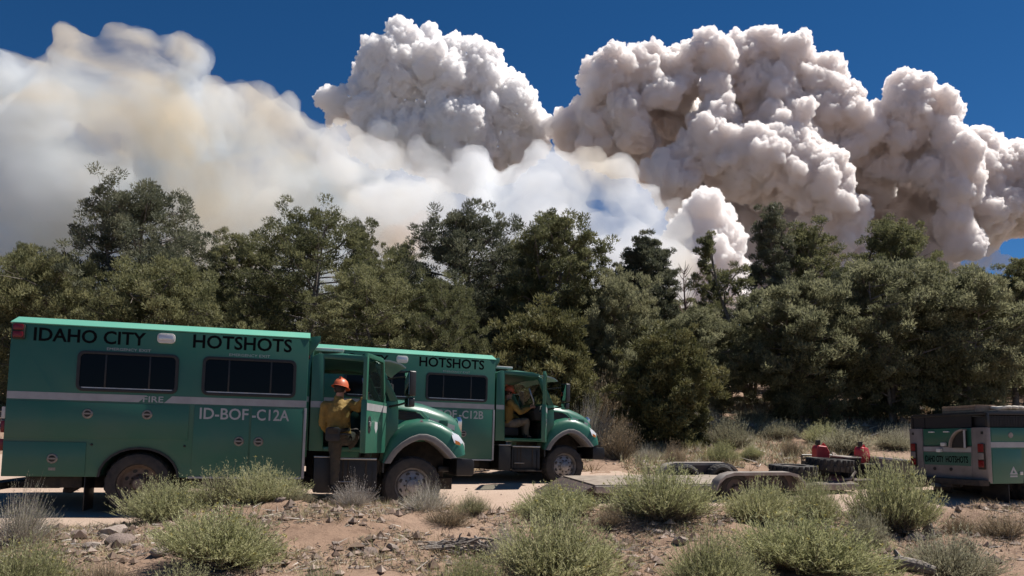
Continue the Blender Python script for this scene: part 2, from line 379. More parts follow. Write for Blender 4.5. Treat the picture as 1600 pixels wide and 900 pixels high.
    def cdoor(poly, latches):
        d = MB().prism(Pz(poly), yd, -1.2, 'y').build('compartment_door', G, root, bevel=.004)
        for lx, lz in latches:
            mb = MB(); mb.lathe([(.001, yd - .012), (.062, yd - .012), (.072, yd - .004), (.074, yd)], (lx, 0, lz + Z0), 'y', 20)
            mb.lathe([(.001, yd - .014), (.045, yd - .014), (.047, yd - .011)], (lx, 0, lz + Z0), 'y', 18, 1)
            mb.box((lx - .05, yd - .03, lz + Z0 - .012), (lx + .05, yd - .015, lz + Z0 + .012), 0)
            mb.build('latch', [MT['latch'], MT['under']], d, angle=30)
        return d
    cdoor([(.012, .56), (2.44, .56), (2.44, 1.085), (.012, 1.085)], [(1.06, .92), (1.86, .93)])
    cdoor([(.012, .02), (1.07, .02), (1.07, .5), (.012, .5)], [(.64, .26)])
    cdoor([(2.51, .03), (3.31, .03), (3.31, 1.085), (2.51, 1.085)], [(3.17, .56)])
    cdoor([(3.335, .03), (4.10, .03), (4.10, 1.085), (3.335, 1.085)], [(3.455, .56)])
    MB().box((.6, yd - .004, .09 + Z0), (.69, yd - .0005, .13 + Z0)).build('label_plate', MT['latch'], root)
    MB().box((4.115, -1.217, .0 + Z0), (4.155, -1.2005, 1.1 + Z0)).build('corner_trim', MT['silver'], root, bevel=.004)
    MB().box((2.47, -1.214, -.012 + Z0), (4.114, -1.19, .018 + Z0)).build('sill_trim', MT['silver'], root, bevel=.004)
    for x in (1.14, 2.4): MB().ball((x, -1.205, .47 + Z0), .018, 6).build('vent_plug', Bk, root)
    # arch lining
    lip = [(1.79 + .555*math.cos(R(a)), .445*math.sin(R(a))) for a in range(180, -1, -15)]
    inn = [(1.79 + .525*math.cos(R(a)), .415*math.sin(R(a))) for a in range(180, -1, -15)]
    mb = MB()
    for i in range(len(lip) - 1):
        a, b, c, d = lip[i], lip[i+1], inn[i+1], inn[i]
        mb.prism(Pz([a, b, c, d]), -1.22, -1.14, 'y')
    mb.build('wheel_arch_lip', Bk, root)
    MB().box((1.2, -.55, -.05 + Z0), (2.4, .55, .4 + Z0)).build('wheel_well', MT['under'], root)
    # rear
    for z, mt in ((.62, 'red_lens'), (.36, 'red_lens'), (.82, 'white')):
        MB().box((-.05, -1.19, z + Z0), (-.001, -1.06, z + .17 + Z0)).build('tail_light', MT[mt], root, bevel=.008)
    MB().box((-.001, -.5, .05 + Z0), (-.03, .5, 1.95 + Z0)).build('rear_door', G, root, bevel=.006)
    mb = MB(); mb.box((-.3, -1.1, -.2 + Z0), (-.04, 1.1, -.1 + Z0)); mb.box((-.04, -.6, -.2 + Z0), (.6, -.5, -.1 + Z0)); mb.box((-.04, .5, -.2 + Z0), (.6, .6, -.1 + Z0))
    mb.build('rear_step', MT['under'], root, bevel=.01)
    MB().box((1.06, -1.15, -.5 + Z0), (1.075, -.6, -.0 + Z0)).build('mudflap', Bk, root, bevel=.003)
    mb = MB(); mb.box((.25, -1.0, -.17 + Z0), (1.0, -.55, -.002 + Z0)); mb.tube([(.95, -.8, -.12+Z0), (.8, -.82, -.22+Z0), (.72, -.85, -.2+Z0)], .05)
    mb.build('under_box', MT['under'], root, bevel=.02)
    # --- chassis
    mb = MB()
    for y in (-.43, .43): mb.box((.1, y - .05, -.2 + Z0), (6.65, y + .05, -.003 + Z0))
    for x in (1.79, 5.86):
        mb.tube([(x, -.9, .46), (x, .9, .46)], .075, 10); mb.ball((x, .05, .46), .2, 7)
    mb.tube([(1.79, .05, .46), (5.86, .1, .5)], .05, 8); mb.box((3.1, -.3, .35), (3.6, .35, .65))
    mb.tube([(2.5, .5, .5), (4.4, .55, .5)], .12, 10); mb.box((2.6, -1.0, .42), (3.9, -.5, Z0 - .02))
    mb.box((5.45, -.42, .55), (6.5, .42, 1.35))                              # engine
    mb.box((4.2, -.45, .36), (4.7, .45, 1.0))
    mb.build('chassis', MT['under'], root, bevel=.01)
    # --- wheels
    wheel(root, 1.78, -1.13, .475, .26, MT['steel_dirty'], False, -1, True); wheel(root, 1.78, 1.13, .475, .26, MT['steel_dirty'], False, 1, True)
    wheel(root, 5.87, -1.12, .475, .29, MT['steel'], True, -1); wheel(root, 5.87, 1.12, .475, .29, MT['steel'], True, 1)
    # --- cab
    yc = -1.13; c = MB()
    def Q(poly, lo, hi): c.prism(Pz(poly), lo, hi, 'y')
    Q([(4.21, .43), (4.43, .43), (4.40, 1.90), (4.38, 1.985), (4.30, 1.985), (4.21, 1.93)], yc, yc + .1)      # rear post, near
    Q([(4.43, .43), (5.40, .43), (5.40, .50), (4.43, .50)], yc, yc + .1)                                      # sill
    Q([(4.385, 1.905), (5.18, 1.875), (5.24, 1.945), (5.05, 1.985), (4.382, 1.985)], yc, yc + .1)              # head rail
    Q([(5.20, 1.86), (5.27, 1.93), (5.60, 1.26), (5.47, 1.24)], yc + .02, yc + .1)                              # windscreen post
    Q([(5.34, .43), (5.62, .43), (5.60, 1.26), (5.40, 1.26)], yc + .015, yc + .1)                               # cowl side
    Q([(4.21, .43), (4.43, .43), (4.40, 1.90), (4.38, 1.985), (4.30, 1.985), (4.21, 1.93)], -yc - .1, -yc)
    Q([(4.43, .43), (5.62, .43), (5.60, 1.24), (4.42, 1.24)], -yc - .06, -yc)                                    # far door
    Q([(4.385, 1.86), (5.20, 1.86), (5.24, 1.945), (5.05, 1.985), (4.382, 1.985)], -yc - .1, -yc)
    Q([(5.20, 1.86), (5.27, 1.93), (5.60, 1.24), (5.47, 1.24)], -yc - .1, -yc - .02)
    c.box((4.21, yc + .1, .43 + Z0), (4.27, -yc - .1, 1.93 + Z0))                                                # back wall
    c.box((5.46, yc + .1, .5 + Z0), (5.61, -yc - .1, 1.25 + Z0))                                                 # firewall
    c.box((4.27, yc + .1, .43 + Z0), (5.46, -yc - .1, .49 + Z0))                                                 # floor
    rs = []
    for x, h in ((4.21, 1.94), (4.3, 2.0), (4.7, 2.035), (5.05, 2.01), (5.22, 1.965), (5.29, 1.93)):
        rs.append([(x, yc + .002, h - .07 + Z0), (x, yc + .08, h - .02 + Z0), (x, -.5, h + Z0), (x, .5, h + Z0), (x, -yc - .08, h - .02 + Z0), (x, -yc - .002, h - .07 + Z0),
                   (x, -yc - .1, h - .1 + Z0), (x, 0, h - .06 + Z0), (x, yc + .1, h - .1 + Z0)])
    c.loft(rs, closed=True, caps=True)
    c.build('cab', G, root, bevel=.012)
    MB().prism(Pz([(4.212, 1.12), (4.40, 1.12), (4.40, 1.22), (4.212, 1.22)]), yc - .0035, yc, 'y').build('stripe', MT['silver'], root)
    mb = MB(); mb.loft([[(5.60, y, 1.26 + Z0), (5.28, y, 1.9 + Z0), (5.27, y, 1.9 + Z0), (5.585, y, 1.26 + Z0)] for y in (yc + .11, -yc - .11)], closed=True, caps=True)
    mb.build('windscreen', MT['glass_clear'], root)
    # interior
    for y in (-.62, .55):
        mb = MB(); mb.box((4.34, y - .24, .55 + Z0), (4.86, y + .24, .74 + Z0)); mb.box((4.28, y - .23, .72 + Z0), (4.42, y + .23, 1.42 + Z0)); mb.box((4.29, y - .13, 1.44 + Z0), (4.38, y + .13, 1.62 + Z0))
        mb.build('seat', MT['seat'], root, bevel=.04)
    MB().prism(Pz([(5.46, .9), (5.46, 1.26), (5.24, 1.24), (5.14, 1.12), (5.2, .92)]), yc + .12, -yc - .12, 'y').build('dashboard', MT['seat'], root, bevel=.03)
    mb = MB(); Mw = Matrix.Translation((5.02, .55, 1.2 + Z0)) @ Matrix.Rotation(R(-50), 4, 'Y')
    mb.tube([(.21*math.cos(t), .21*math.sin(t), 0) for t in [2*math.pi*k/24 for k in range(25)]], .016, 8, M=Mw); mb.tube([(0, -.2, 0), (0, .2, 0)], .018, 6, M=Mw); mb.tube([(0, 0, 0), (0, 0, -.25)], .03, 6, M=Mw)
    mb.build('steering_wheel', MT['seat'], root)
    MB().tube([(5.02, yc + .1, 1.62 + Z0), (5.03, yc + .06, 1.55 + Z0), (5.12, yc + .06, 1.32 + Z0), (5.13, yc + .1, 1.27 + Z0)], .018, 8).build('grab_handle', MT['alu'], root)
    # roof lamp bar and sun visor
    mb = MB(); mb.box((4.24, -.75, 2.07 + Z0), (4.72, .75, 2.125 + Z0)); 
    for x in (4.32, 4.62): mb.box((x, -.6, 2.0 + Z0), (x + .05, .6, 2.069 + Z0), 1)
    mb.build('light_bar', [MT['white'], Bk], root, bevel=.015)
    mb = MB(); vis = [(5.27, 1.975), (5.45, 1.975), (5.63, 1.93), (5.72, 1.87)]
    mb.loft([[(u, y, v + Z0 - .03*(abs(y)/1.0)**3) for u, v in vis] + [(u, y, v + Z0 - .025 - .03*(abs(y)/1.0)**3) for u, v in vis[::-1]] for y in (-1.02, -.6, 0, .6, 1.02)], closed=True, caps=True)
    mb.build('sun_visor', MT['visor'], root, angle=50)
    # open door, hinged at the front
    H = empty_part = None
    d = MB(); w = .96
    Dp = [(-w, .42), (-.02, .42), (0, .5), (0, 1.26), (-.13, 1.9), (-.2, 1.94), (-w + .03, 1.93), (-w, 1.86)]
    Di = [(-w + .08, 1.22), (-.08, 1.22), (-.07, 1.28), (-.17, 1.84), (-.2, 1.86), (-w + .1, 1.86), (-w + .08, 1.84), (-w + .08, 1.3)]
    # lower skin and window frame
    d.prism(Pz([(-w, .42), (-.03, .42), (0, .47), (0, 1.22), (-w, 1.22)]), -.045, .045, 'y')
    d.prism(Pz([(-w, 1.22), (-w + .075, 1.22), (-w + .085, 1.86), (-w + .03, 1.93), (-w, 1.86)]), -.03, .03, 'y')
    d.prism(Pz([(-w + .085, 1.86), (-.2, 1.86), (-.2, 1.93), (-w + .03, 1.93)]), -.03, .03, 'y')
    d.prism(Pz([(-.2, 1.86), (-.17, 1.85), (-.075, 1.22), (0, 1.22), (-.13, 1.9), (-.2, 1.93)]), -.03, .03, 'y')
    th = R(66); Dm = Matrix.Translation((5.36, yc - .05, 0)) @ Matrix.Rotation(th, 4, 'Z')
    do = d.build('door', G, root, bevel=.008); do.matrix_local = Dm
    MB().prism(Pz([(-w + .078, 1.222), (-.08, 1.222), (-.172, 1.855), (-w + .087, 1.855)]), -.006, .006, 'y').build('window_glass', MT['glass_clear'], do)
    MB().prism(Pz([(-w + .003, 1.06), (-.004, 1.06), (-.004, 1.17), (-w + .003, 1.17)]), -.0485, -.045, 'y').build('stripe', MT['silver'], do)
    mb = MB(); mb.prism(Pz(rrect(-.88, .72, -.76, .98, .05)), -.05, -.0452, 'y'); mb.prism(Pz(rrect(-.85, .82, -.78, .9, .02)), -.066, -.051, 'y', 1); mb.build('handle', [Bk, MT['alu']], do, bevel=.003)
    MB().prism(Pz([(-.56, .9), (-.44, .9), (-.43, .8), (-.5, .72), (-.57, .8)]), -.0465, -.0452, 'y').build('emblem', MT['letter_grey'], do)
    MB().tube([(-.7, .05, 1.05 + Z0), (-.68, .1, 1.06 + Z0), (-.3, .1, 1.2 + Z0), (-.27, .05, 1.21 + Z0)], .017, 8).build('grab_handle', Bk, do)
    # hood
    def hsec(u, top, hw, drop, low):
        z = lambda v: v + Z0
        half = [(0, top), (hw*.45, top - .012), (hw*.72, top - .04), (hw*.9, top - .09), (hw, top - drop), (hw*1.02, (top - drop + low) / 2), (hw*1.02, low)]
        return [(u, -a, z(b)) for a, b in half[::-1]] + [(u, a, z(b)) for a, b in half[1:]]
    hs = [hsec(5.61, 1.34, .93, .2, .6), hsec(5.8, 1.33, .92, .2, .6), hsec(6.1, 1.28, .87, .19, .62), (hsec(6.4, 1.19, .80, .18, .62)), hsec(6.6, 1.11, .73, .17, .5), hsec(6.7, 1.03, .69, .15, .45), hsec(6.76, .9, .66, .12, .42)]
    MB().loft(hs, caps=True).build('hood', G, root, angle=50)
    for s in (-1, 1):
        mb = MB()
        vs = [(5.60, .97), (6.06, .94), (6.07, 1.0), (5.98, 1.08), (5.62, 1.13)]
        mb.prism(Pz(vs), s*.905, s*.94, 'y')
        v_ = mb.build('hood_vent', Bk, root, bevel=.006)
        for k in range(4):
            zz = .985 + .034*k
            MB().box((5.62, s*.93, zz + Z0), (6.0 - .02*k, s*.952, zz + .009 + Z0)).build('slat', MT['under'], v_)
        MB().prism(Pz([(5.56, 1.10), (5.64, 1.14), (6.0, 1.10), (6.1, 1.0), (6.09, .94), (6.13, .94), (6.14, 1.02), (6.02, 1.125), (5.62, 1.165)]), s*.90, s*.948, 'y').build('vent_surround', MT['green_sunlit'], root, bevel=.004)
        lo = [(6.16, 1.02), (6.4, .96), (6.62, .9)]
        sec = [[(u, s*(yy + .006), v + Z0), (u, s*(yy - .03), v + Z0), (u, s*(yy - .03), v - .085 + Z0), (u, s*(yy + .006), v - .085 + Z0)] for (u, v), yy in zip(lo, (.878, .825, .75))]
        MB().loft(sec, closed=True, caps=True).build('stripe', MT['silver'], root)
        MB().box((6.34, s*.82, .88 + Z0), (6.48, s*.87, .985 + Z0)).build('side_marker', MT['green_dull'], root, bevel=.01)
    # grille
    mb = MB(); mb.prism([(-.46, .42 + Z0), (.46, .42 + Z0), (.52, 1.0 + Z0), (.4, 1.06 + Z0), (-.4, 1.06 + Z0), (-.52, 1.0 + Z0)], 6.72, 6.80, 'x')
    gr = mb.build('grille', MT['chrome'], root, bevel=.02)
    for k in range(6): MB().box((6.801, -.4, .5 + k*.085 + Z0), (6.808, .4, .54 + k*.085 + Z0)).build('slot', Bk, gr)
    # fenders with rubber flares
    T = [(5.36, .27), (5.40, .5), (5.47, .7), (5.58, .85), (5.74, .945), (5.95, .985), (6.15, .975), (6.35, .91), (6.52, .82), (6.66, .70), (6.74, .56), (6.76, .42)]
    Fo = [(5.39, .25), (5.45, .36), (5.54, .48), (5.66, .59), (5.80, .68), (5.95, .735), (6.08, .735), (6.22, .69), (6.34, .61), (6.45, .51), (6.53, .42), (6.58, .36)]
    Fi = [(5.50, .25), (5.545, .33), (5.61, .42), (5.70, .51), (5.82, .585), (5.95, .64), (6.06, .64), (6.17, .60), (6.27, .53), (6.36, .45), (6.43, .38), (6.47, .34)]
    lp = lambda a, b, t: (a[0] + (b[0]-a[0])*t, a[1] + (b[1]-a[1])*t)
    for s in (-1, 1):
        secs = []; fl = []
        for t_, o_, i_ in zip(T, Fo, Fi):
            row = [(.68, t_[0], t_[1] + .015), (.95, t_[0], t_[1] + .01), (1.06, *lp(t_, o_, .06)), (1.125, *lp(t_, o_, .22)), (1.155, *lp(t_, o_, .5)), (1.165, *lp(t_, o_, 1.05))]
            secs.append([(u, s*y, v + Z0) for y, u, v in row])
            row = [(1.15, *lp(o_, i_, -.06)), (1.195, *lp(o_, i_, .06)), (1.205, *lp(o_, i_, .4)), (1.195, *lp(o_, i_, .95)), (1.17, *i_), (.75, *i_)]
            fl.append([(u, s*y, v + Z0) for y, u, v in row])
        MB().loft(secs).build('fender', G, root, angle=60)
        MB().loft(fl).build('fender_flare', MT['grey_flare'], root, angle=40)
        hl = MB(); hl.loft([[(6.50, s*1.09, .79 + Z0), (6.50, s*1.165, .70 + Z0), (6.54, s*1.165, .60 + Z0)], [(6.64, s*1.0, .735 + Z0), (6.665, s*1.12, .655 + Z0), (6.665, s*1.12, .57 + Z0)], [(6.735, s*.85, .66 + Z0), (6.765, s*.9, .6 + Z0), (6.775, s*.9, .47 + Z0)], [(6.77, s*.66, .62 + Z0), (6.80, s*.66, .58 + Z0), (6.80, s*.66, .44 + Z0)]])
        h_ = hl.build('headlight', MT['clear'], root, angle=60)
        MB().loft([[(6.545, s*1.172, .65 + Z0), (6.56, s*1.172, .585 + Z0)], [(6.63, s*1.15, .62 + Z0), (6.65, s*1.145, .56 + Z0)]]).build('indicator', MT['amber'], h_)
        emb = MB(); emb.prism(Pz([(5.93, .90), (6.05, .90), (5.99, .985)]), s*1.05, s*1.118, 'y'); emb.prism(Pz([(5.97, .915), (6.02, .915), (5.995, .95)]), s*1.1, s*1.1195, 'y', 1)
        emb.build('emblem', [MT['white'], MT['amber']], root)
        MB().box((5.37, s*.8, .1 + Z0), (5.40, s*1.14, .3 + Z0)).build('splash_guard', Bk, root)
    MB().prism(Pz([(5.36, .3), (5.4, .86), (5.6, .93), (6.0, 1.0), (6.6, .75), (6.72, .45), (6.5, .35), (6.3, .66), (5.95, .76), (5.65, .66)]), -.68, .68, 'y').build('inner_fender', MT['under'], root)
    mb = MB(); mb.prism([(6.6, .06), (6.88, .06), (6.9, .12), (6.9, .3), (6.86, .34), (6.6, .34)], -1.1, 1.1, 'y', M=Matrix.Translation((0, 0, Z0)))
    mb.box((6.4, -.5, .1 + Z0), (6.6, .5, .2 + Z0)); bp = mb.build('bumper', Bk, root, bevel=.02)
    for y in (-.5, .5): MB().tube([(6.9, y - .06, .15 + Z0), (6.98, y - .05, .14 + Z0), (6.98, y + .05, .14 + Z0), (6.9, y + .06, .15 + Z0)], .02, 8).build('tow_hook', MT['alu'], bp)
    # mirror on its arm
    for s in (-1, 1):
        MB().tube([(5.45, s*1.1, 1.17 + Z0), (5.6, s*1.3, 1.2 + Z0), (5.72, s*1.42, 1.24 + Z0)], .018, 8).build('mirror_arm', Bk, root); MB().tube([(5.4, s*1.08, 1.62 + Z0), (5.72, s*1.42, 1.66 + Z0)], .015, 8).build('mirror_arm', Bk, root)
        mm = MB(); Mm = Matrix.Translation((5.74, s*1.42, 0)) @ Matrix.Rotation(R(-s*18), 4, 'Z')
        mm.prism([(y, z) for y, z in rrect(-.1, 1.33 + Z0, .1, 1.74 + Z0, .03)], -.05, .06, 'x', M=Mm)
        mm.prism([(y, z) for y, z in rrect(-.09, 1.16 + Z0, .09, 1.31 + Z0, .03)], -.05, .05, 'x', M=Mm)
        mo = mm.build('mirror', Bk, root, bevel=.015)
        mg = MB(); mg.box((-.056, -.08, 1.36 + Z0), (-.051, .08, 1.71 + Z0), M=Mm); mg.box((-.056, -.07, 1.18 + Z0), (-.051, .07, 1.29 + Z0), M=Mm); mg.build('mirror_glass', MT['mirror'], mo)
    # under the cab: battery box, tank, steps
    b_ = MB().box((4.30, -1.14, -.22 + Z0), (4.58, -.5, .33 + Z0)).build('battery_box', Bk, root, bevel=.012)
    MB().box((4.295, -1.146, .33 + Z0), (4.585, -.49, .35 + Z0)).build('lid', MT['alu'], b_, bevel=.006)
    ft = MB().prism(Pz(rrect(4.62, -.2, 5.30, .30, .06)), -1.08, -.5, 'y').build('fuel_tank', Bk, root, bevel=.015)
    for x in (4.74, 4.82, 5.1): MB().box((x, -1.087, -.2 + Z0), (x + .03, -1.081, .3 + Z0)).build('strap', MT['under'], ft, bevel=.002)
    MB().tube([(4.68, -1.1, -.06 + Z0), (4.68, -1.13, -.05 + Z0), (4.9, -1.13, -.05 + Z0), (4.9, -1.1, -.06 + Z0)], .01, 6).build('hand_rail', MT['alu'], ft)
    MB().box((4.62, -1.13, .301 + Z0), (5.28, -.75, .33 + Z0)).build('step', MT['alu'], root, bevel=.006)
    mb = MB(); mb.box((4.6, -1.2, -.235 + Z0), (5.3, -1.0, -.2 + Z0)); mb.box((4.65, -1.08, -.2 + Z0), (4.69, -1.0, .25 + Z0)); mb.box((5.2, -1.08, -.2 + Z0), (5.24, -1.0, .25 + Z0))
    mb.build('step', MT['under'], root, bevel=.006)
    return root
MT['glass_clear'] = M_('cab_glass', (.02, .025, .025), .03, spec=.5)
def _glassy(m, mixf):
    t = m.node_tree; b = t.nodes['Principled BSDF']; tr = t.nodes.new('ShaderNodeBsdfTransparent'); mx = t.nodes.new('ShaderNodeMixShader'); mx.inputs[0].default_value = mixf
    tr.inputs[0].default_value = (.75, .82, .8, 1); t.links.new(tr.outputs[0], mx.inputs[1]); t.links.new(b.outputs[0], mx.inputs[2]); t.links.new(mx.outputs[0], t.nodes['Material Output'].inputs[0])
_glassy(MT['glass_clear'], .18)
MT['visor'] = M_('visor_plastic', (.33, .42, .38), .3, col2=(.4, .45, .42), scale=3)
MT['mirror'] = M_('mirror_glass', (.55, .57, .58), .04, 1.)
def frame_rot(yaw, pitch):
    F = Vector((math.cos(yaw)*math.cos(pitch), math.sin(yaw)*math.cos(pitch), -math.sin(pitch))); L = Vector((-math.sin(yaw), math.cos(yaw), 0)); U = F.cross(L)
    return Matrix((F, L, U)).transposed()
def truck_matrix(X0, Y0, z0, yaw, pitch):                  # from the near rear lower corner of the crew box
    r = frame_rot(yaw, pitch); return Matrix.Translation(Vector((X0, Y0, z0)) - r @ Vector((0, NY, Z0))) @ r.to_4x4()
MA = truck_matrix(-7.252, 10.958, .7102, .27316, .02055)
MBt = truck_matrix(-4.3166, 15.4238, .8978, .34472, .02522)
grp = 'green crew trucks parked on the dirt road'
truck_a = build_truck('nearest green crew truck, a person in an orange helmet climbing into its cab', grp)
truck_b = copy_tree(truck_a)
truck_b['label'] = 'second green crew truck behind the nearest one, a person sitting in its cab'
truck_a.matrix_world = MA; truck_b.matrix_world = MBt
for tr_, unit in ((truck_a, 'C12A'), (truck_b, 'C12B')):
    lettering('ID-BOF', MT['letter_grey'], 2.59, .885 + Z0, .70, .175, -1.2125, tr_, .015)
    lettering('-' + unit, MT['letter_grey'], 3.345, .885 + Z0, .55, .175, -1.2125, tr_, .015)
# ------------------------------------------------------------------ people
def skin_mesh(name, nodes, edges, root, mat, parent, sub=2, extra=None):
    bm = bmesh.new(); ly = bm.verts.layers.skin.verify(); vs = {}
    for k, (p, r) in nodes.items():
        v = bm.verts.new(p); rr = r if isinstance(r, tuple) else (r, r); v[ly].radius = rr; v[ly].use_root = (k == root); vs[k] = v
    for a, b in edges: bm.edges.new((vs[a], vs[b]))
    me = bpy.data.meshes.new(name); bm.to_mesh(me); bm.free(); o = bpy.data.objects.new(name, me); COL.objects.link(o)
    sk = o.modifiers.new('s', 'SKIN'); sk.use_smooth_shade = True; sk.branch_smoothing = .3
    if sub: ss = o.modifiers.new('u', 'SUBSURF'); ss.levels = sub; ss.render_levels = sub
    dg = bpy.context.evaluated_depsgraph_get(); m2 = bpy.data.meshes.new_from_object(o.evaluated_get(dg), depsgraph=dg)
    o.modifiers.clear(); o.data = m2; m2.name = name; m2.materials.clear(); m2.materials.append(mat)
    m2.polygons.foreach_set('use_smooth', [True] * len(m2.polygons)); o.parent = parent
    return o
def cloth(name, chains, mat, parent, seed):
    mb = MB()
    for ch in chains:
        for p, r in ch: mb.ball(p, r, 7)
        for (p, r), (q, r2) in zip(ch, ch[1:]): mb.tube([p, q], [r, r2], 12)
    o = mb.build(name, mat, parent); m = o.modifiers.new('r', 'REMESH'); m.mode = 'VOXEL'; m.voxel_size = .013; m.use_smooth_shade = True
    sm = o.modifiers.new('s', 'SMOOTH'); sm.factor = .5; sm.iterations = 6
    t = bpy.data.textures.new('folds', 'CLOUDS'); t.noise_scale = .09; t.noise_depth = 2
    d = o.modifiers.new('d', 'DISPLACE'); d.texture = t; d.strength = .035; d.mid_level = .45; d.texture_coords = 'LOCAL'
    dg = bpy.context.evaluated_depsgraph_get(); m2 = bpy.data.meshes.new_from_object(o.evaluated_get(dg), depsgraph=dg); o.modifiers.clear(); o.data = m2; m2.name = name
    return o
def lerp3(a, b, t): return tuple(a[i] + (b[i]-a[i])*t for i in range(3))
def hand_nodes(N, E, pre, wrist, wn, d, side, curl):
    """five fingers and a thumb side, rooted in the palm; d: along the hand, side: across towards the thumb, curl: where the fingers bend to"""
    d = Vector(d).normalized(); s = Vector(side); s = (s - d*s.dot(d)).normalized(); c = Vector(curl).normalized(); w = Vector(wrist)
    N[pre+'palm'] = (w + d*.05, (.036, .020)); E.append((wn, pre+'palm'))
    for k, (off, ln) in enumerate(((.030, .070), (.010, .080), (-.011, .074), (-.031, .058))):
        b = w + d*.088 + s*off; N[pre+f'f{k}a'] = (b, .0105); E.append((pre+'palm', pre+f'f{k}a'))
        m = b + (d*.75 + c*.5).normalized()*ln*.5; N[pre+f'f{k}b'] = (m, .0095); E.append((pre+f'f{k}a', pre+f'f{k}b'))
        t = m + (d*.15 + c).normalized()*ln*.5; N[pre+f'f{k}c'] = (t, .008); E.append((pre+f'f{k}b', pre+f'f{k}c'))
    b = w + d*.03 + s*.038; N[pre+'ta'] = (b, .012); E.append((pre+'palm', pre+'ta'))
    m = b + (d*.7 + s*.5).normalized()*.035; N[pre+'tb'] = (m, .011); E.append((pre+'ta', pre+'tb'))
    t = m + (d*.7 + c*.6).normalized()*.03; N[pre+'tc'] = (t, .009); E.append((pre+'tb', pre+'tc'))
def person(J, root_loc, M, label, trousers, face, group):
    """J: joints in the truck's own axes; face: the way the head looks"""
    root = empty('person', label=label, cat='person', group=group); root.matrix_world = M @ Matrix.Translation(root_loc)
    o0 = Vector(root_loc); P = {k: Vector(v) - o0 for k, v in J.items()}
    f = Vector(face).normalized(); up = (P['head'] - P['neck']).normalized(); f = (f - up*f.dot(up)).normalized(); rt = f.cross(up)
    h = P['head']
    N, E = {}, []
    N['pelvis'] = (P['hip'], (.105, .085)); N['belly'] = (lerp3(P['hip'], P['chest'], .5), (.10, .085)); N['chest'] = (P['chest'], (.115, .09))
    N['neck0'] = (lerp3(P['chest'], P['neck'], .7), .058); N['neck'] = (P['neck'], .056); N['jaw'] = (h - up*.055 + f*.03, (.058, .066)); N['skull'] = (h + up*.03, (.076, .088)); N['crown'] = (h + up*.08 - f*.005, (.06, .07))
    E += [('pelvis', 'belly'), ('belly', 'chest'), ('chest', 'neck0'), ('neck0', 'neck'), ('neck', 'jaw'), ('jaw', 'skull'), ('skull', 'crown')]
    N['nose'] = (h + f*.105 - up*.02, (.012, .014)); N['chin'] = (h - up*.098 + f*.072, (.022, .02)); E += [('jaw', 'nose'), ('jaw', 'chin')]
    for s, n in ((-1, 'R'), (1, 'L')):
        sh, el, wr = P['sh'+n], P['el'+n], P['wr'+n]
        N['sh'+n] = (sh, .062); N['el'+n] = (el, .045); N['wr'+n] = (wr, .029); E += [('neck0', 'sh'+n), ('sh'+n, 'el'+n), ('el'+n, 'wr'+n)]
        d = (wr - el).normalized(); hand_nodes(N, E, n, wr, 'wr'+n, d, Vector((0, 0, 1)) if abs(d.z) < .7 else f, Vector(J['curl'+n]) if 'curl'+n in J else d.cross(Vector((0, 0, 1))) * s)
        hp, kn, an, to = P['hp'+n], P['kn'+n], P['an'+n], P['to'+n]
        N['hp'+n] = (hp, .085); N['kn'+n] = (kn, .056); N['an'+n] = (an, .042); N['to'+n] = (to, (.038, .028)); E += [('pelvis', 'hp'+n), ('hp'+n, 'kn'+n), ('kn'+n, 'an'+n), ('an'+n, 'to'+n)]
    body = skin_mesh('body', N, E, 'pelvis', MT['skin'], root)
    for s in (-1, 1):                                      # eyes, ears, hair
        MB().ball(h + f*.083 + rt*s*.03 + up*.005, .011, 6).build('eye', MT['glass'], root)
        MB().ball(h + rt*s*.083 - f*.005 - up*.01, .03, 6, sc=(.5, .5, 1)).build('ear', MT['skin'], root)
    Mh = Matrix((rt, f, up)).transposed().to_4x4(); Mh.translation = h
    hb = MB(); hb.ball((0, -.018, .02), .098, 10, sc=(.9, 1, 1.0), M=Mh); hb.build('hair', MT['hair'], root)
    # clothing: fuller than the limbs, ending at collar, cuffs and boot tops
    sx = (P['shR'] - P['shL']).normalized(); hx = (P['hpR'] - P['hpL']).normalized(); C_ = P['chest']; H_ = P['hip']; N_ = P['neck']
    wst = Vector(lerp3(H_, C_, .08)); mid_ = Vector(lerp3(H_, C_, .5)); up_ = Vector(lerp3(C_, N_, .42)); sh_ = []
    for s in (-1, 1):
        sh_.append([(wst + hx*s*.065, .118), (mid_ + hx*s*.06, .112), (C_ + sx*s*.07, .122), (up_ + sx*s*.085, .085)])
    sh_.append([(wst, .12), (mid_, .122), (C_, .132), (up_, .11), (Vector(lerp3(C_, N_, .92)), .078)])
    for n in 'RL':
        a, e, w_ = P['sh'+n], P['el'+n], P['wr'+n]
        sh_.append([(up_, .075), (a, .085)]); sh_.append([(a, .088), (Vector(lerp3(a, e, .5)), .076), (e, .064), (Vector(lerp3(e, w_, .45)), .06), (Vector(lerp3(e, w_, .88)), .046)])
    cloth('shirt', sh_, MT['shirt'], root, 1)
    tr = []
    for s in (-1, 1): tr.append([(H_ + hx*s*.055, .122), (Vector(lerp3(H_, C_, .14)) + hx*s*.06, .112)])
    for n in 'RL':
        a, k, t = P['hp'+n], P['kn'+n], P['an'+n]
        tr.append([(H_, .12), (a, .108)]); tr.append([(a, .112), (Vector(lerp3(a, k, .5)), .096), (k, .078), (Vector(lerp3(k, t, .4)), .074), (Vector(lerp3(k, t, .86)), .062)])
    cloth('trousers', tr, trousers, root, 2)
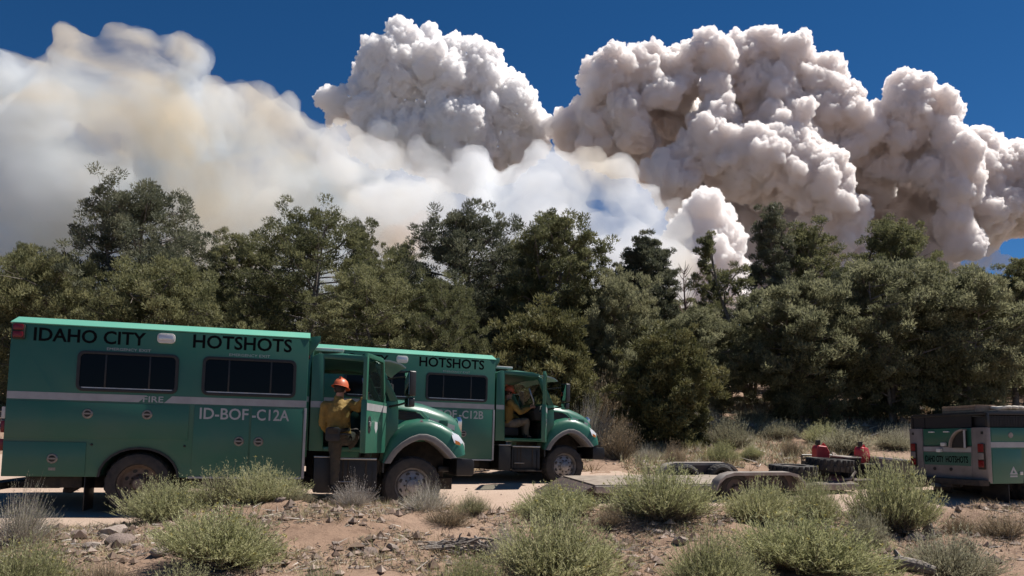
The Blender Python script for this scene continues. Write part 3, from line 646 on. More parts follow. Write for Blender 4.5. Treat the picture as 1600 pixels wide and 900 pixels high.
    for n in 'RL':
        a, k, t = P['an'+n], P['kn'+n], P['to'+n]; heel = a + (a - k).normalized()*.06 - (t - a).normalized()*.03
        skin_mesh('boot', {'top': (lerp3(k, a, .78), .056), 'an': (a, .055), 'heel': (heel, (.045, .035)), 'ball': (lerp3(heel, t, .65), (.05, .036)), 'toe': (t, (.045, .032))}, [('top', 'an'), ('an', 'heel'), ('heel', 'ball'), ('ball', 'toe')], 'an', MT['boot'], root)
    # belt
    bc = Vector(lerp3(P['hip'], P['chest'], .2)); ax = (P['chest'] - P['hip']).normalized()
    Mb = ax.to_track_quat('Z', 'Y').to_matrix().to_4x4(); Mb.translation = bc
    MB().lathe([(.15, -.025), (.168, -.02), (.168, .02), (.15, .025)], (0, 0, 0), 'z', 24, 0, True, M=Mb @ Matrix.Diagonal((1.05, .95, 1, 1))).build('belt', MT['boot'], root)
    # hard hat with brim, ridge and front peak
    hm = MB(); hm.lathe([(.002, .135), (.05, .128), (.09, .10), (.115, .055), (.122, .015), (.124, .0), (.118, -.002), (.112, .012)], (0, 0, 0), 'z', 28, 0, M=Mh @ Matrix.Translation((0, 0, .05)) @ Matrix.Diagonal((.96, 1.1, 1, 1)))
    brim = [[(math.cos(t)*.115, math.sin(t)*.128, .05), (math.cos(t)*.145, math.sin(t)*(.16 if math.sin(t) < 0 else .185), .038), (math.cos(t)*.145, math.sin(t)*(.16 if math.sin(t) < 0 else .185), .033), (math.cos(t)*.113, math.sin(t)*.126, .044)] for t in [2*math.pi*k/28 for k in range(29)]]
    hm.loft(brim, closed=True, M=Mh)
    hm.box((-.016, -.1, .12), (.016, .09, .19), M=Mh @ Matrix.Translation((0, 0, 0)))
    ho = hm.build('helmet', MT['helmet'], root, angle=50)
    return root
Z = lambda v: v
# climbing into the nearest truck, back to the camera
JA = dict(hip=(4.66, -1.42, 1.27), chest=(4.63, -1.45, 1.62), neck=(4.62, -1.44, 1.83), head=(4.645, -1.42, 1.965),
          shL=(4.44, -1.44, 1.70), elL=(4.40, -1.40, 1.43), wrL=(4.50, -1.22, 1.30), shR=(4.80, -1.42, 1.74), elR=(4.93, -1.42, 1.68), wrR=(5.0, -1.54, 1.83),
          hpL=(4.60, -1.42, 1.19), knL=(4.615, -1.40, .88), anL=(4.62, -1.43, .47), toL=(4.66, -1.28, .405),
          hpR=(4.74, -1.40, 1.2), knR=(4.93, -1.18, 1.30), anR=(4.86, -1.08, 1.07), toR=(4.93, -.95, 1.09), curlL=(0, .3, -1), curlR=(.3, -1, .1))
JA['anL'] = (4.62, -1.30, .45); JA['toL'] = (4.66, -1.16, .405); JA['knL'] = (4.61, -1.36, .86)
climber = person(JA, (4.62, -1.3, .375), MA, 'person in orange hard hat and yellow shirt climbing into the nearest truck', MT['trousers'], (.45, .9, .05), None)
# dark pack slung low on the back
pk = empty('hip_pack', label='small dark hip pack worn low on the back of the climbing person', cat='pack'); pk.matrix_world = climber.matrix_world.copy()
mb = MB(); mb.prism(rrect(-.18, .78, .04, 1.0, .05), -.40, -.24, 'y'); mb.build('pouch', MT['seat'], pk, bevel=.03)
MB().prism(rrect(-.15, .90, .01, .985, .03), -.415, -.401, 'y').build('flap', MT['under'], pk, bevel=.006)
MB().box((-.14, -.29, .88), (.2, -.24, .91)).build('strap', MT['black'], pk)
# sitting in the second truck
JB = dict(hip=(4.52, -.66, 1.40), chest=(4.50, -.66, 1.74), neck=(4.50, -.66, 1.95), head=(4.525, -.66, 2.09),
          shR=(4.52, -.84, 1.86), elR=(4.72, -.93, 1.66), wrR=(4.95, -.95, 1.76), shL=(4.52, -.47, 1.86), elL=(4.68, -.42, 1.62), wrL=(4.86, -.5, 1.52),
          hpR=(4.56, -.76, 1.38), knR=(4.93, -.80, 1.47), anR=(4.93, -.80, 1.13), toR=(5.07, -.81, 1.09), hpL=(4.56, -.56, 1.38), knL=(4.95, -.55, 1.47), anL=(4.98, -.55, 1.13), toL=(5.12, -.55, 1.09), curlR=(.6, 0, -1), curlL=(.5, 0, -1))
JB = {k: ((v[0] + .13, v[1], v[2]) if k[:4] != 'curl' else v) for k, v in JB.items()}
person(JB, (4.65, -.66, 1.06), MBt, 'person in orange helmet and yellow shirt sitting in the second truck cab', MT['khaki'], (1, 0, 0), None)
# ------------------------------------------------------------------ utility truck at the right edge
MT['util_grey'] = M_('dusty_silver_paint', (.24, .215, .205), .5, .1, col2=(.17, .15, .14), scale=3)
MT['mesh'] = M_('rack_mesh', (.012, .012, .014), .6)
MT['wood'] = M_('weathered_wood', (.42, .28, .17), .8, col2=(.3, .19, .12), scale=8)
MT['plank'] = M_('bleached_planks', (.33, .28, .225), .85, col2=(.21, .17, .135), scale=5)
MT['rope'] = M_('pale_hose', (.62, .58, .5), .8, col2=(.5, .45, .38), scale=20)
MT['red'] = M_('red_plastic', (.5, .035, .04), .4, col2=(.42, .04, .045), scale=9)
MT['trailer'] = M_('trailer_dark_steel', (.05, .042, .04), .6, col2=(.09, .06, .05), scale=7)
MT['fender_tan'] = M_('dusty_fender', (.33, .3, .27), .5, .2, col2=(.25, .21, .18), scale=5)
yw = R(12); pc = Vector((8.83, 14.3, -.04)) + Vector((-math.sin(yw), math.cos(yw), 0)) * 1.0
MC = Matrix.Translation(pc) @ Matrix.Rotation(yw, 4, 'Z')
def xzface(poly, lo, hi, mb, m=0): return mb.prism(poly, lo, hi, 'x', m)   # outline in (y, z), extruded along x
def build_util():
    r = empty('utility_truck', None or (0, 0, 0), None, 'green utility truck with a loaded black mesh rack at the right edge', 'truck')
    g, gr, Bk = MT['green'], MT['util_grey'], MT['black']
    arch = [(1.25 + .50*math.cos(R(a)), .46 + .40*math.sin(R(a))) for a in range(180, -1, -15)]
    prof = [(.02, .46)] + arch + [(3.0, .46), (3.0, 1.5), (.02, 1.5)]
    MB().prism(prof, -1.0, -.999 + .35, 'y').build('side_body', g, r, bevel=.012)
    MB().prism(prof, 1.0 - .35, .999, 'y').build('side_body', g, r, bevel=.012)
    MB().box((.1, -.66, .6), (2.98, .66, 1.44)).build('bed', MT['green_dull'], r)
    # rear pillars, tailgate and panels
    for s in (-1, 1):
        w = MB(); xzface([(s*1.005, .5), (s*1.005, 1.505), (s*.64, 1.505), (s*.64, .9), (s*.6, .5)], -.02, .03, w); w.build('rear_pillar', gr, r, bevel=.012)
        tl = MB(); xzface(rrect(min(s*.80, s*.96), .72, max(s*.80, s*.96), 1.2, .02), -.045, -.021, tl); tl = tl.build('tail_light', MT['under'], r, bevel=.006)
        for z0, z1, mt in ((.76, .89, 'red_lens'), (.905, 1.03, 'white_lens'), (1.045, 1.2, 'red_lens')):
            b = MB(); xzface(rrect(min(s*.815, s*.945), z0, max(s*.815, s*.945), z1, .02), -.058, -.046, b); b.build('lens', MT[mt] if mt != 'white_lens' else MT['util_grey'], tl, bevel=.004)
        MB().box((-.03, s*.9 - .025, 1.38), (-.021, s*.9 + .025, 1.43)).build('marker', Bk, r)
    w = MB(); xzface([(-.635, 1.16), (.635, 1.16), (.635, 1.5), (-.635, 1.5)], 0, .03, w); w.build('upper_gate', g, r, bevel=.01)
    w = MB(); xzface([(-.595, .52), (.595, .52), (.635, .95), (.635, 1.15), (-.635, 1.15), (-.635, .95)], -.015, .03, w); tg = w.build('tailgate', gr, r, bevel=.015)
    w = MB(); xzface([(-.62, 1.045), (.62, 1.045), (.62, 1.13), (-.62, 1.13)], -.019, -.0152, w); w.build('stripe', MT['silver'], r)
    w = MB(); xzface([(-.60, .775), (.60, .775), (.62, .95), (.62, 1.03), (-.62, 1.03), (-.62, .95)], -.021, -.0152, w); w.build('band', MT['green_dull'], r)
    for txt, y0, wd in (('IDAHO CITY', .58, .50), ('HOTSHOTS', .02, .56)):
        o = link_mesh('lettering', text_mesh(txt, MT['letter_black'], wd, .13, bold=.02), r); o.matrix_local = Matrix(((0, 0, -1, -.0212), (-1, 0, 0, y0), (0, 1, 0, .83), (0, 0, 0, 1)))
    for y in (.33, -.1):
        MB().ball((-.02, y, .70), .035, 6, sc=(.5, 1.2, 1)).build('bolt', Bk, r)
    for y in (.38, -.02):
        MB().box((-.035, y - .07, 1.42), (-.0, y + .07, 1.445)).build('latch', MT['white'], r, bevel=.004)
    for y, z in ((.02, 1.22), (.14, 1.1)):
        MB().box((-.09, y - .055, z - .07), (-.031, y + .055, z)).build('light', MT['white'], r, bevel=.01)
    # hose reel guard leaning over the tailgate
    w = MB(); a0 = [R(a) for a in range(90, 181, 10)]
    sec = [[(x, -.55 - .36*math.cos(t), 1.12 + .36*math.sin(t)) for x in (-.14, -.035)] + [(x, -.55 - .33*math.cos(t), 1.12 + .33*math.sin(t)) for x in (-.035, -.14)] for t in a0]
    w.loft(sec, closed=True, caps=True)
    hg = w.build('hose_guard', MT['fender_tan'], r, angle=40)
    w = MB(); xzface([(-.55 - .32*math.cos(t), 1.12 + .32*math.sin(t)) for t in a0] + [(-.55, 1.12)], -.09, -.04, w); w.build('inset', Bk, hg)
    MB().tube([(-.1, -.56, 1.12), (-.1, -.56, 1.46)], .02, 8).build('post', MT['silver'], hg)
    # bumper, hitch, flaps, wheels
    w = MB(); w.box((-.22, -1.0, .42), (-.0, 1.0, .53)); w.box((-.2, -.3, .36), (0, .3, .42)); w.build('bumper', MT['under'], r, bevel=.015)
    MB().box((.55, -.62, .3), (3.2, .62, .46)).build('frame', MT['under'], r)
    MB().tube([(-.38, 0, .40), (-.2, 0, .38), (.3, 0, .38)], .035, 8).build('hitch', MT['alu'], r)
    for s in (-1, 1): MB().box((.46, s*.32 if s < 0 else .45, .06), (.475, -.95 if s < 0 else .95, .44)).build('mudflap', Bk, r, bevel=.003)
    for x in (1.25, 4.6):
        for s in (-1, 1): wheel(r, x, s*.93, .40, .25, MT['steel'], x > 2, s, x < 2)
    MB().tube([(1.25, -.8, .4), (1.25, .8, .4)], .06, 8).build('axle', MT['under'], r)
    # side details
    MB().prism([(.03, 1.13), (1.02, 1.13), (1.1, 1.23), (.03, 1.23)], -1.0035, -1.0, 'y').build('stripe', MT['silver'], r)
    MB().box((.005, -1.008, .47), (.06, -1.0005, 1.5)).build('corner_trim', gr, r, bevel=.004)
    MB().box((.08, -1.007, 1.25), (2.9, -1.0005, 1.47)).build('compartment_door', g, r, bevel=.004)
    MB().box((.08, -1.007, .5), (.73, -1.0005, 1.1)).build('compartment_door', g, r, bevel=.004)
    MB().lathe([(.001, -.012), (.05, -.012), (.055, 0)], (.5, -1.007, 1.36), 'y', 16).build('latch', MT['latch'], r)
    e = MB(); e.prism([(.44, .63), (.62, .63), (.53, .78)], -1.0105, -1.0072, 'y'); e.prism([(.5, .655), (.56, .655), (.53, .71)], -1.013, -1.0107, 'y', 1); e.box((.45, -1.0105, .58), (.61, -1.0072, .61)); e.build('emblem', [MT['letter_grey'], MT['green_dull']], r)
    MB().box((.66, -1.03, .62), (.72, -1.008, .68)).build('marker', MT['white'], r, bevel=.006)
    # rack: posts, rails and a mesh of wires
    w = MB()
    for x in (.04, 1.5, 2.94):
        for y in (-.97, .97): w.box((x - .025, y - .025, 1.5), (x + .025, y + .025, 1.77))
    for y in (-.97, .97): w.box((.015, y - .022, 1.74), (2.96, y + .022, 1.785))
    for x in (.04, 2.94): w.box((x - .022, -.946, 1.74), (x + .022, .946, 1.783))
    rk = w.build('rack', Bk, r, bevel=.004)
    w = MB()
    for y in (-.975, .975):
        for k in range(48): w.box((.07 + k*.06, y - .004, 1.505), (.078 + k*.06, y + .004, 1.742))
        for k in range(5): w.box((.06, y - .0035, 1.53 + k*.045), (2.92, y + .0035, 1.537 + k*.045))
    tag(w.build('wire_mesh', MT['mesh'], r), kind='stuff')
    for y0, y1 in ((-.6, .6), (.62, .94)): MB().box((.035, y0, 1.51), (.05, y1, 1.738)).build('rack_panel', MT['mesh'], r)
    MB().box((.12, -.93, 1.503), (2.86, .93, 1.72)).build('stowed_gear', MT['seat'], r, bevel=.03)
    pl = MB().box((.02, -.93, 1.786), (2.9, .93, 1.80)).build('rack_deck', MT['mesh'], r)
    # cab beyond the frame
    cabp = [(3.06, .5), (4.05, .5), (4.05, .55), (5.15, .55), (5.3, .62), (5.3, 1.0), (5.2, 1.1), (4.35, 1.2), (3.95, 1.72), (3.2, 1.75), (3.06, 1.7)]
    arch2 = [(4.6 + .48*math.cos(R(a)), .46 + .42*math.sin(R(a))) for a in range(180, -1, -15)]
    cabp = [(3.06, .46)] + arch2 + [(5.28, .46), (5.3, 1.0), (5.2, 1.1), (4.35, 1.2), (3.95, 1.72), (3.2, 1.75), (3.06, 1.7)]
    MB().prism(cabp, -.95, .95, 'y').build('cab', g, r, bevel=.03)
    for s in (-1, 1): MB().prism([(3.2, 1.2), (4.2, 1.2), (3.9, 1.62), (3.25, 1.64)], s*.951, s*.956, 'y').build('window', MT['glass'], r)
    r.matrix_world = MC; return r
util = build_util()
def at_C(name, label, cat, loc, group=None):
    o = empty(name, label=label, cat=cat, group=group); o.matrix_world = MC @ Matrix.Translation(loc); return o
o = at_C('wooden_crate', 'low brown wooden crate lying on the rack of the utility truck', 'crate', (.25, -.05, 1.80))
for k in range(3): MB().box((0, -.42, .002 + k*.05), (.02, .42, .046 + k*.05)).build('slat', MT['wood'], o, bevel=.003)
for k in range(3): MB().box((.48, -.42, .002 + k*.05), (.5, .42, .046 + k*.05)).build('slat', MT['wood'], o, bevel=.003)
for s in (-.42, .40): MB().box((.021, s, .0), (.479, s + .02, .15)).build('end_board', MT['wood'], o, bevel=.003)
MB().box((.021, -.399, .0), (.479, .399, .13)).build('contents', MT['deadwood'], o)
o = at_C('plank', 'pale plank lying along the near edge of the truck rack', 'plank', (.4, -.75, 1.80)); MB().box((0, -.1, .0), (2.2, .1, .035)).build('board', MT['plank'], o, bevel=.004)
o = at_C('hose_roll', 'pale coiled hose roll on top of the rack at the right edge', 'hose', (.75, -.55, 1.84))
for k in range(4): MB().tube([(.13*math.cos(t) + .16*k, .2*math.sin(t), .05 + .012*math.sin(3*t + k)) for t in [2*math.pi*q/20 for q in range(21)]], .032, 7).build('coil', MT['rope'], o)
# ------------------------------------------------------------------ flatbed trailer
tyaw = R(15.5)
TF = Vector((math.cos(tyaw), math.sin(tyaw), 0)); 
def trailer_matrix():
    p = Vector((1.55, 14.3, .0)); r = Matrix.Rotation(tyaw, 4, 'Z') @ Matrix.Rotation(R(3.0), 4, 'X') @ Matrix.Rotation(R(.3), 4, 'Y')
    z = 1.2 - 68 * 14.3 / 1200
    return Matrix.Translation((p.x, p.y, z - .42)) @ r
MTr = trailer_matrix()
tr = empty('flatbed_trailer', label='low flatbed trailer with bleached deck boards and rounded fenders beside the utility truck', cat='trailer')
# local: x along, y 0 (near edge) .. 2.0, deck at z .42
mb = MB()
for y in (0.0, 1.92): mb.box((0, y, .28), (5.75, y + .08, .405))
for x in (0, 1.2, 2.4, 3.6, 4.8, 5.67): mb.box((x, .081, .29), (x + .08, 1.919, .38))
mb.build('frame', MT['fender_tan'], tr, bevel=.006)
for k in range(9):
    MB().box((.02, .09 + k*.204, .384), (5.74, .285 + k*.204, .424)).build('deck_board', MT['plank'], tr, bevel=.006)
rp = MB(); rp.prism([(-.02, .40), (-.75, .06), (-.75, .02), (-.02, .33)], .1, 1.9, 'y'); rp.build('ramp', MT['trailer'], tr, bevel=.006)
for y in (-.32, 2.06):
    f = MB(); c = [(2.30, .36), (2.36, .52), (2.50, .63), (2.68, .675), (3.9, .675), (4.08, .63), (4.22, .52), (4.28, .36)]
    sec = [[(u, y, v), (u, y + .26, v), (u, y + .26, v - .02), (u, y + .02, v - .02), (u, y + .02, v - .06), (u, y, v - .06)] for u, v in c]
    f.loft(sec, closed=True, caps=True); fo = f.build('fender', MT['fender_tan'], tr, angle=40)
    yy = y + .24 if y < 0 else y + .015
    f = MB(); f.prism([(2.31, .3)] + [(u, v - .025) for u, v in c] + [(4.27, .3)], yy, yy + .012, 'y'); f.build('fender_panel', MT['trailer'], fo)
for x in (2.85, 3.72):
    for y in (-.06, 2.06): wheel(tr, x, y, .335, .2, MT['steel_dirty'], True, -1 if y < 1 else 1)
mb = MB()
for x in (2.85, 3.72): mb.tube([(x, 0, .325), (x, 2.0, .325)], .04, 8)
mb.build('axle', MT['under'], tr)
MB().box((8.0, 1.06, .31), (8.9, 1.16, .4)).build('tongue', MT['trailer'], tr, bevel=.006)
jk = MB(); jk.tube([(5.83, .28, .5), (5.83, .28, .12)], .03, 8); jk.lathe([(.02, -.04), (.1, -.035), (.11, 0), (.1, .035), (.02, .04)], (5.83, .28, .1), 'y', 16, close=True); jk.build('jack', MT['trailer'], tr)
for x in (4.15, 4.9): 
    pass
pf = MB(); pf.box((5.756, .45, .39), (8.0, 1.85, .424)); pf.box((5.756, .5, .28), (8.0, .58, .389)); pf.box((5.756, 1.7, .28), (8.0, 1.78, .389)); pf.build('front_platform', MT['trailer'], tr, bevel=.006)
rl = MB(); rl.tube([(5.63, 1.7, .42), (5.63, 1.7, .87), (6.41, 1.7, .87), (6.41, 1.7, .42)], .022, 8); rl.build('rail', Bk if False else MT['black'], tr)
tr.matrix_world = MTr
def on_tr(name, label, cat, loc, group=None, rz=0, tilt=0):
    o = empty(name, label=label, cat=cat, group=group); o.matrix_world = MTr @ Matrix.Translation(loc) @ Matrix.Rotation(rz, 4, 'Z') @ Matrix.Rotation(tilt, 4, 'Y'); return o
def lug_tyre(o, r=.42, w=.26):
    mb = MB(); prof = [(r*.56, 0), (r*.62, 0), (r*.9, .0), (r*.97, .03), (r, .07), (r, w - .07), (r*.97, w - .03), (r*.9, w), (r*.62, w), (r*.56, w)]
    mb.lathe(prof, (0, 0, 0), 'z', 48, close=True); mb.build('tyre', MT['rubber'], o, angle=40)
    lg = MB()
    for k in range(22):
        for h, ph in ((0, 0), (1, .5)):
            t = 2*math.pi*(k + ph)/22; M = Matrix.Rotation(t, 4, 'Z')
            z0 = .01 + h*w*.52; lg.box((r*.93, -.03, z0), (r*1.05, .03, z0 + w*.44), M=M)
    tag(lg.build('tread_lugs', MT['rubber'], o, bevel=.006), kind='stuff')
    mb = MB(); mb.lathe([(r*.55, .02), (r*.55, w - .02), (r*.5, w - .03), (r*.45, w*.5), (r*.2, w*.45), (r*.08, w*.55), (.002, w*.55)], (0, 0, 0), 'z', 28); mb.build('rim', MT['trailer'], o, angle=30)
t1 = on_tr('knobbly_tyre', 'black knobbly tyre lying flat on the trailer deck, the left of the two', 'tyre', (4.58, .55, .5)); lug_tyre(t1, .46, .24)
t2 = on_tr('knobbly_tyre', 'black knobbly tyre propped up on a red hub, right of the two on the trailer', 'tyre', (5.5, .6, .62), tilt=R(3)); lug_tyre(t2, .46, .25)
hb = on_tr('wheel_hub', 'rusty red wheel hub with a bent arm under the right tyre on the trailer', 'hub', (5.45, .5, .425))
MB().lathe([(.01, 0), (.3, 0), (.28, .06), (.2, .1), (.12, .13), (.01, .13)], (0, 0, 0), 'z', 24).build('disc', MT['rust'] if 'rust' in MT else M_('rusty_red', (.16, .055, .05), .6, col2=(.25, .12, .1), scale=9), hb)
MB().tube([(.1, -.2, .03), (.3, -.25, .05), (.42, -.2, .16), (.46, -.2, .2)], .03, 7).build('arm', MT['fender_tan'], hb)
def fuel_can(o, flip=1):
    bdy = [(-.17, 0), (.17, 0), (.17, .2), (.09*flip + .0, .34), (-.12*flip, .36), (-.17, .3)] if flip > 0 else [(-.17, 0), (.17, 0), (.17, .3), (.12, .36), (-.09, .34), (-.17, .2)]
    MB().prism(bdy, -.1, .1, 'y').build('body', MT['red'], o, bevel=.035, seg=3)
    s = -flip
    MB().lathe([(.002, .10), (.05, .10), (.055, .03), (.04, -.01)], (s*.08, 0, .37), 'z', 14).build('cap', MT['black'], o)
    MB().tube([(flip*.02, 0, .345), (flip*.06, 0, .40), (flip*.15, 0, .30), (flip*.175, 0, .2)], .018, 8).build('handle', MT['red'], o)
c1 = on_tr('fuel_can', 'red fuel can with black cap behind the black rail on the trailer', 'fuel can', (5.86, 1.35, .755)); fuel_can(c1, 1)
c2 = on_tr('fuel_can', 'red fuel can with dark handle beside the pale toolbox, nearest the utility truck', 'fuel can', (6.78, 1.15, .735)); fuel_can(c2, 1)
c2.matrix_world = c2.matrix_world @ Matrix.Rotation(R(20), 4, 'Z')
cb = on_tr('plastic_crate', 'dark low crate under the red fuel can on the trailer deck', 'crate', (5.86, 1.35, .425))
MB().box((-.3, -.25, 0), (.35, .25, .328)).build('box', MT['seat'], cb, bevel=.015)
cb = on_tr('steel_box', 'dark grey steel box between the two red fuel cans', 'box', (6.42, 1.25, .425)); MB().box((-.17, -.3, 0), (.17, .3, .42)).build('box', MT['under'], cb, bevel=.012); MB().box((-.18, -.31, .421), (.18, .31, .45)).build('lid', MT['fender_tan'], cb, bevel=.006)
cb = on_tr('steel_box', 'small dark box under the right fuel can at the trailer front', 'box', (6.78, 1.15, .425)); MB().box((-.16, -.3, 0), (.17, .3, .308)).build('box', MT['under'], cb, bevel=.012)
tb = on_tr('toolbox', 'long pale toolbox with a sloping lid on the trailer front beside the utility truck', 'toolbox', (6.98, 1.0, .425))
MB().prism([(0, 0), (1.0, 0), (1.0, .34), (0, .42)], -.5, .5, 'y').build('box', MT['fender_tan'], tb, bevel=.012)
MB().prism([(-.02, .423), (1.02, .343), (1.02, .375), (-.02, .465)], -.52, .52, 'y').build('lid', MT['white'], tb, bevel=.008)
# ------------------------------------------------------------------ smoke of the far fire
SMOKE_D = 1500.0
def on_ray(px, py, Y):                                     # a survey of the view: where the thing seen there stands, Y metres away
    a = (px - 800) / F_PX; b = -(py - PY0) / F_PX
    r = Vector((a, math.cos(PITCH) - b * math.sin(PITCH), math.sin(PITCH) + b * math.cos(PITCH)))
    return Vector((0, 0, EYE)) + r * (Y / r.y)
_H = np.random.default_rng(77).random((64, 64, 64, 3))
def noise3(P, octs=3):
    s = 0; a = .5
    for k in range(octs):
        Q = P*(2.03**k) + 11.7*k; I = np.floor(Q).astype(int); F = Q - I; F = F*F*(3 - 2*F); r = 0
        for dx in (0, 1):
            for dy in (0, 1):
                for dz in (0, 1):
                    J = (I + (dx, dy, dz)) % 64; w_ = (F[:, 0] if dx else 1 - F[:, 0])*(F[:, 1] if dy else 1 - F[:, 1])*(F[:, 2] if dz else 1 - F[:, 2]); r = r + w_*_H[J[:, 0], J[:, 1], J[:, 2], 0]
        s = s + a*(r - .5); a *= .5
    return s
def worley3(P):
    I = np.floor(P).astype(int); F = P - I; best = np.full(len(P), 9.)
    for dx in (-1, 0, 1):
        for dy in (-1, 0, 1):
            for dz in (-1, 0, 1):
                J = (I + (dx, dy, dz)) % 64; q = _H[J[:, 0], J[:, 1], J[:, 2]] + (dx, dy, dz) - F; best = np.minimum(best, (q*q).sum(1))
    return np.sqrt(best)
def billow_mesh(name, blobs, voxel, layers, D=SMOKE_D, seed=1, grow=2, gr=(0.35, 0.6), voxel2=None):
    rnd = random.Random(seed)
    m = D / F_PX
    balls = []
    for b in blobs:
        px, py, r = b[:3]; dz = b[3] if len(b) > 3 else rnd.uniform(-.5, .5) * r
        c = on_ray(px, py, D + dz * m); balls.append((c, r * m))
        for k in range(grow * 6):                          # smaller puffs budding from each puff
            v = Vector((rnd.gauss(0, 1), rnd.gauss(0, 1), rnd.gauss(0, 1))).normalized()
            q = rnd.uniform(*gr) * r * m
            balls.append((c + v * (r * m - q * .35), q))
    bm = bmesh.new(); bmesh.ops.create_icosphere(bm, subdivisions=3, radius=1)
    me0 = bpy.data.meshes.new('t'); bm.to_mesh(me0); bm.free()
    V = np.empty(len(me0.vertices) * 3); me0.vertices.foreach_get('co', V); V = V.reshape(-1, 3)
    Fc = np.array([p.vertices[:] for p in me0.polygons])
    n = len(V)
    vv = np.concatenate([V * r + np.array(c) for c, r in balls]); ff = np.concatenate([Fc + i * n for i in range(len(balls))])
    me = bpy.data.meshes.new(name); me.from_pydata(vv.tolist(), [], ff.tolist())
    o = bpy.data.objects.new(name, me); COL.objects.link(o)
    def evald():
        dg = bpy.context.evaluated_depsgraph_get(); me2 = bpy.data.meshes.new_from_object(o.evaluated_get(dg), depsgraph=dg); o.modifiers.clear(); o.data = me2; return me2
    def push(ls):                                          # move the skin along its normals by the given noises
        me2 = o.data; n = len(me2.vertices); V = np.empty(n*3); me2.vertices.foreach_get('co', V); V = V.reshape(-1, 3); Nn = np.empty(n*3); me2.vertex_normals.foreach_get('vector', Nn); Nn = Nn.reshape(-1, 3)
        D_ = np.zeros(n)
        for kind, size, amt in ls:
            P = V / (size*m) + seed*7.3
            if kind == 'V':
                P = P + .35*np.stack([noise3(P*1.7 + 9, 2), noise3(P*1.7 + 29, 2), noise3(P*1.7 + 49, 2)], 1)
                d = (.55 - worley3(P)**1.3) * (.55 + .9*np.clip(noise3(P*.33 + 3, 2) + .5, 0, 1))
            else: d = noise3(P, 4)*1.6
            D_ += d*amt*m
        V += Nn*D_[:, None]; me2.vertices.foreach_set('co', V.ravel()); me2.update()
    vx = (voxel2 or voxel)
    rm = o.modifiers.new('r', 'REMESH'); rm.mode = 'VOXEL'; rm.voxel_size = max(voxel*1.5, 3)*m; evald()
    push([l for l in layers if l[1] > 9])
    rm = o.modifiers.new('r2', 'REMESH'); rm.mode = 'VOXEL'; rm.voxel_size = vx*m; rm.use_smooth_shade = True; me2 = evald(); me2.name = name
    push([l for l in layers if l[1] <= 9])
    me2.polygons.foreach_set('use_smooth', [True] * len(me2.polygons))
    o['kind'] = 'stuff'
    return o
P2 = [(620,110,50),(590,130,32),(660,100,36),(720,97,30),(745,110,34),(690,125,50),(570,165,30),(530,165,22),(640,170,60),(700,175,60),(760,160,50),(800,180,40),(826,200,28),(832,225,20),(720,230,60),(780,225,50),(660,215,45),(600,200,45)]
P3 = [(950,122,42,-30),(1005,116,42,-30),(1058,118,38,-30),(1110,113,40,-30),(1160,95,36,-20),(1203,85,32,-20),(1225,112,38,-20),(1268,143,48,-20),(1292,190,48,-20),(1303,238,42,-20),(1040,170,50,60),(1110,190,55,110),(1180,165,55,50),(930,188,42,-10),(888,190,20),(905,206,27),(950,215,34,0),(925,228,22,-20),(1030,235,50,110),(1100,255,55,130),(1180,220,60,110),(1245,225,55,40),(990,238,32,20),
 (1035,143,20,-70),(1112,178,26,-80),(1102,203,18,-80),(1120,150,20,-60),(1222,150,28,-60),(1232,196,34,-70),(1200,212,24,-60),(1330,212,32,-30),(985,205,22,-50),(968,178,22,-50),(1180,140,26,-40),
 (1080,252,30,-80),(1043,282,30,-90),(1065,300,20,-70),(1120,240,36,-90),(1178,246,42,-100),(1236,256,42,-100),(1278,283,38,-100),(1305,323,30,-100),(1322,368,22,-95),(1337,410,18,-90),(1345,440,16,-90),(1110,330,50,110),(1170,340,58,80),(1245,350,58,70),(1190,410,60,80),(1290,410,36,50),(1150,282,32,-70),(1210,285,34,-70),
 (1420,170,36,-40),(1452,190,40,-40),(1398,208,38,-30),(1464,238,34,-40),(1370,245,46,0),(1345,300,38,60),(1420,290,60,100),(1390,350,62,110),(1440,385,54,90),(1520,262,50),(1570,275,52),(1620,295,60),(1545,330,44),(1588,340,28),(1500,350,42,40),(1482,265,34,-60),(1500,302,28,-70),(1492,342,24,-70),(1500,375,18,-60),(1350,400,50,80),(1440,440,46,70),(1380,455,56,70)]
P3b = [(1097,340,30),(1075,368,28),(1112,366,28),(1140,378,24),(1105,400,38),(1078,425,36),(1135,420,30),(1058,445,32),(1120,455,44),(1080,480,44),(1045,470,36)]
def vol_mat(name, col, dens, aniso=.3):
    m = bpy.data.materials.new(name); m.use_nodes = True; t = m.node_tree; t.nodes.clear()
    o = t.nodes.new('ShaderNodeOutputMaterial'); v = t.nodes.new('ShaderNodeVolumePrincipled')
    v.inputs['Color'].default_value = (*col, 1); v.inputs['Density'].default_value = dens; v.inputs['Anisotropy'].default_value = aniso
    t.links.new(v.outputs[0], o.inputs['Volume']); return m
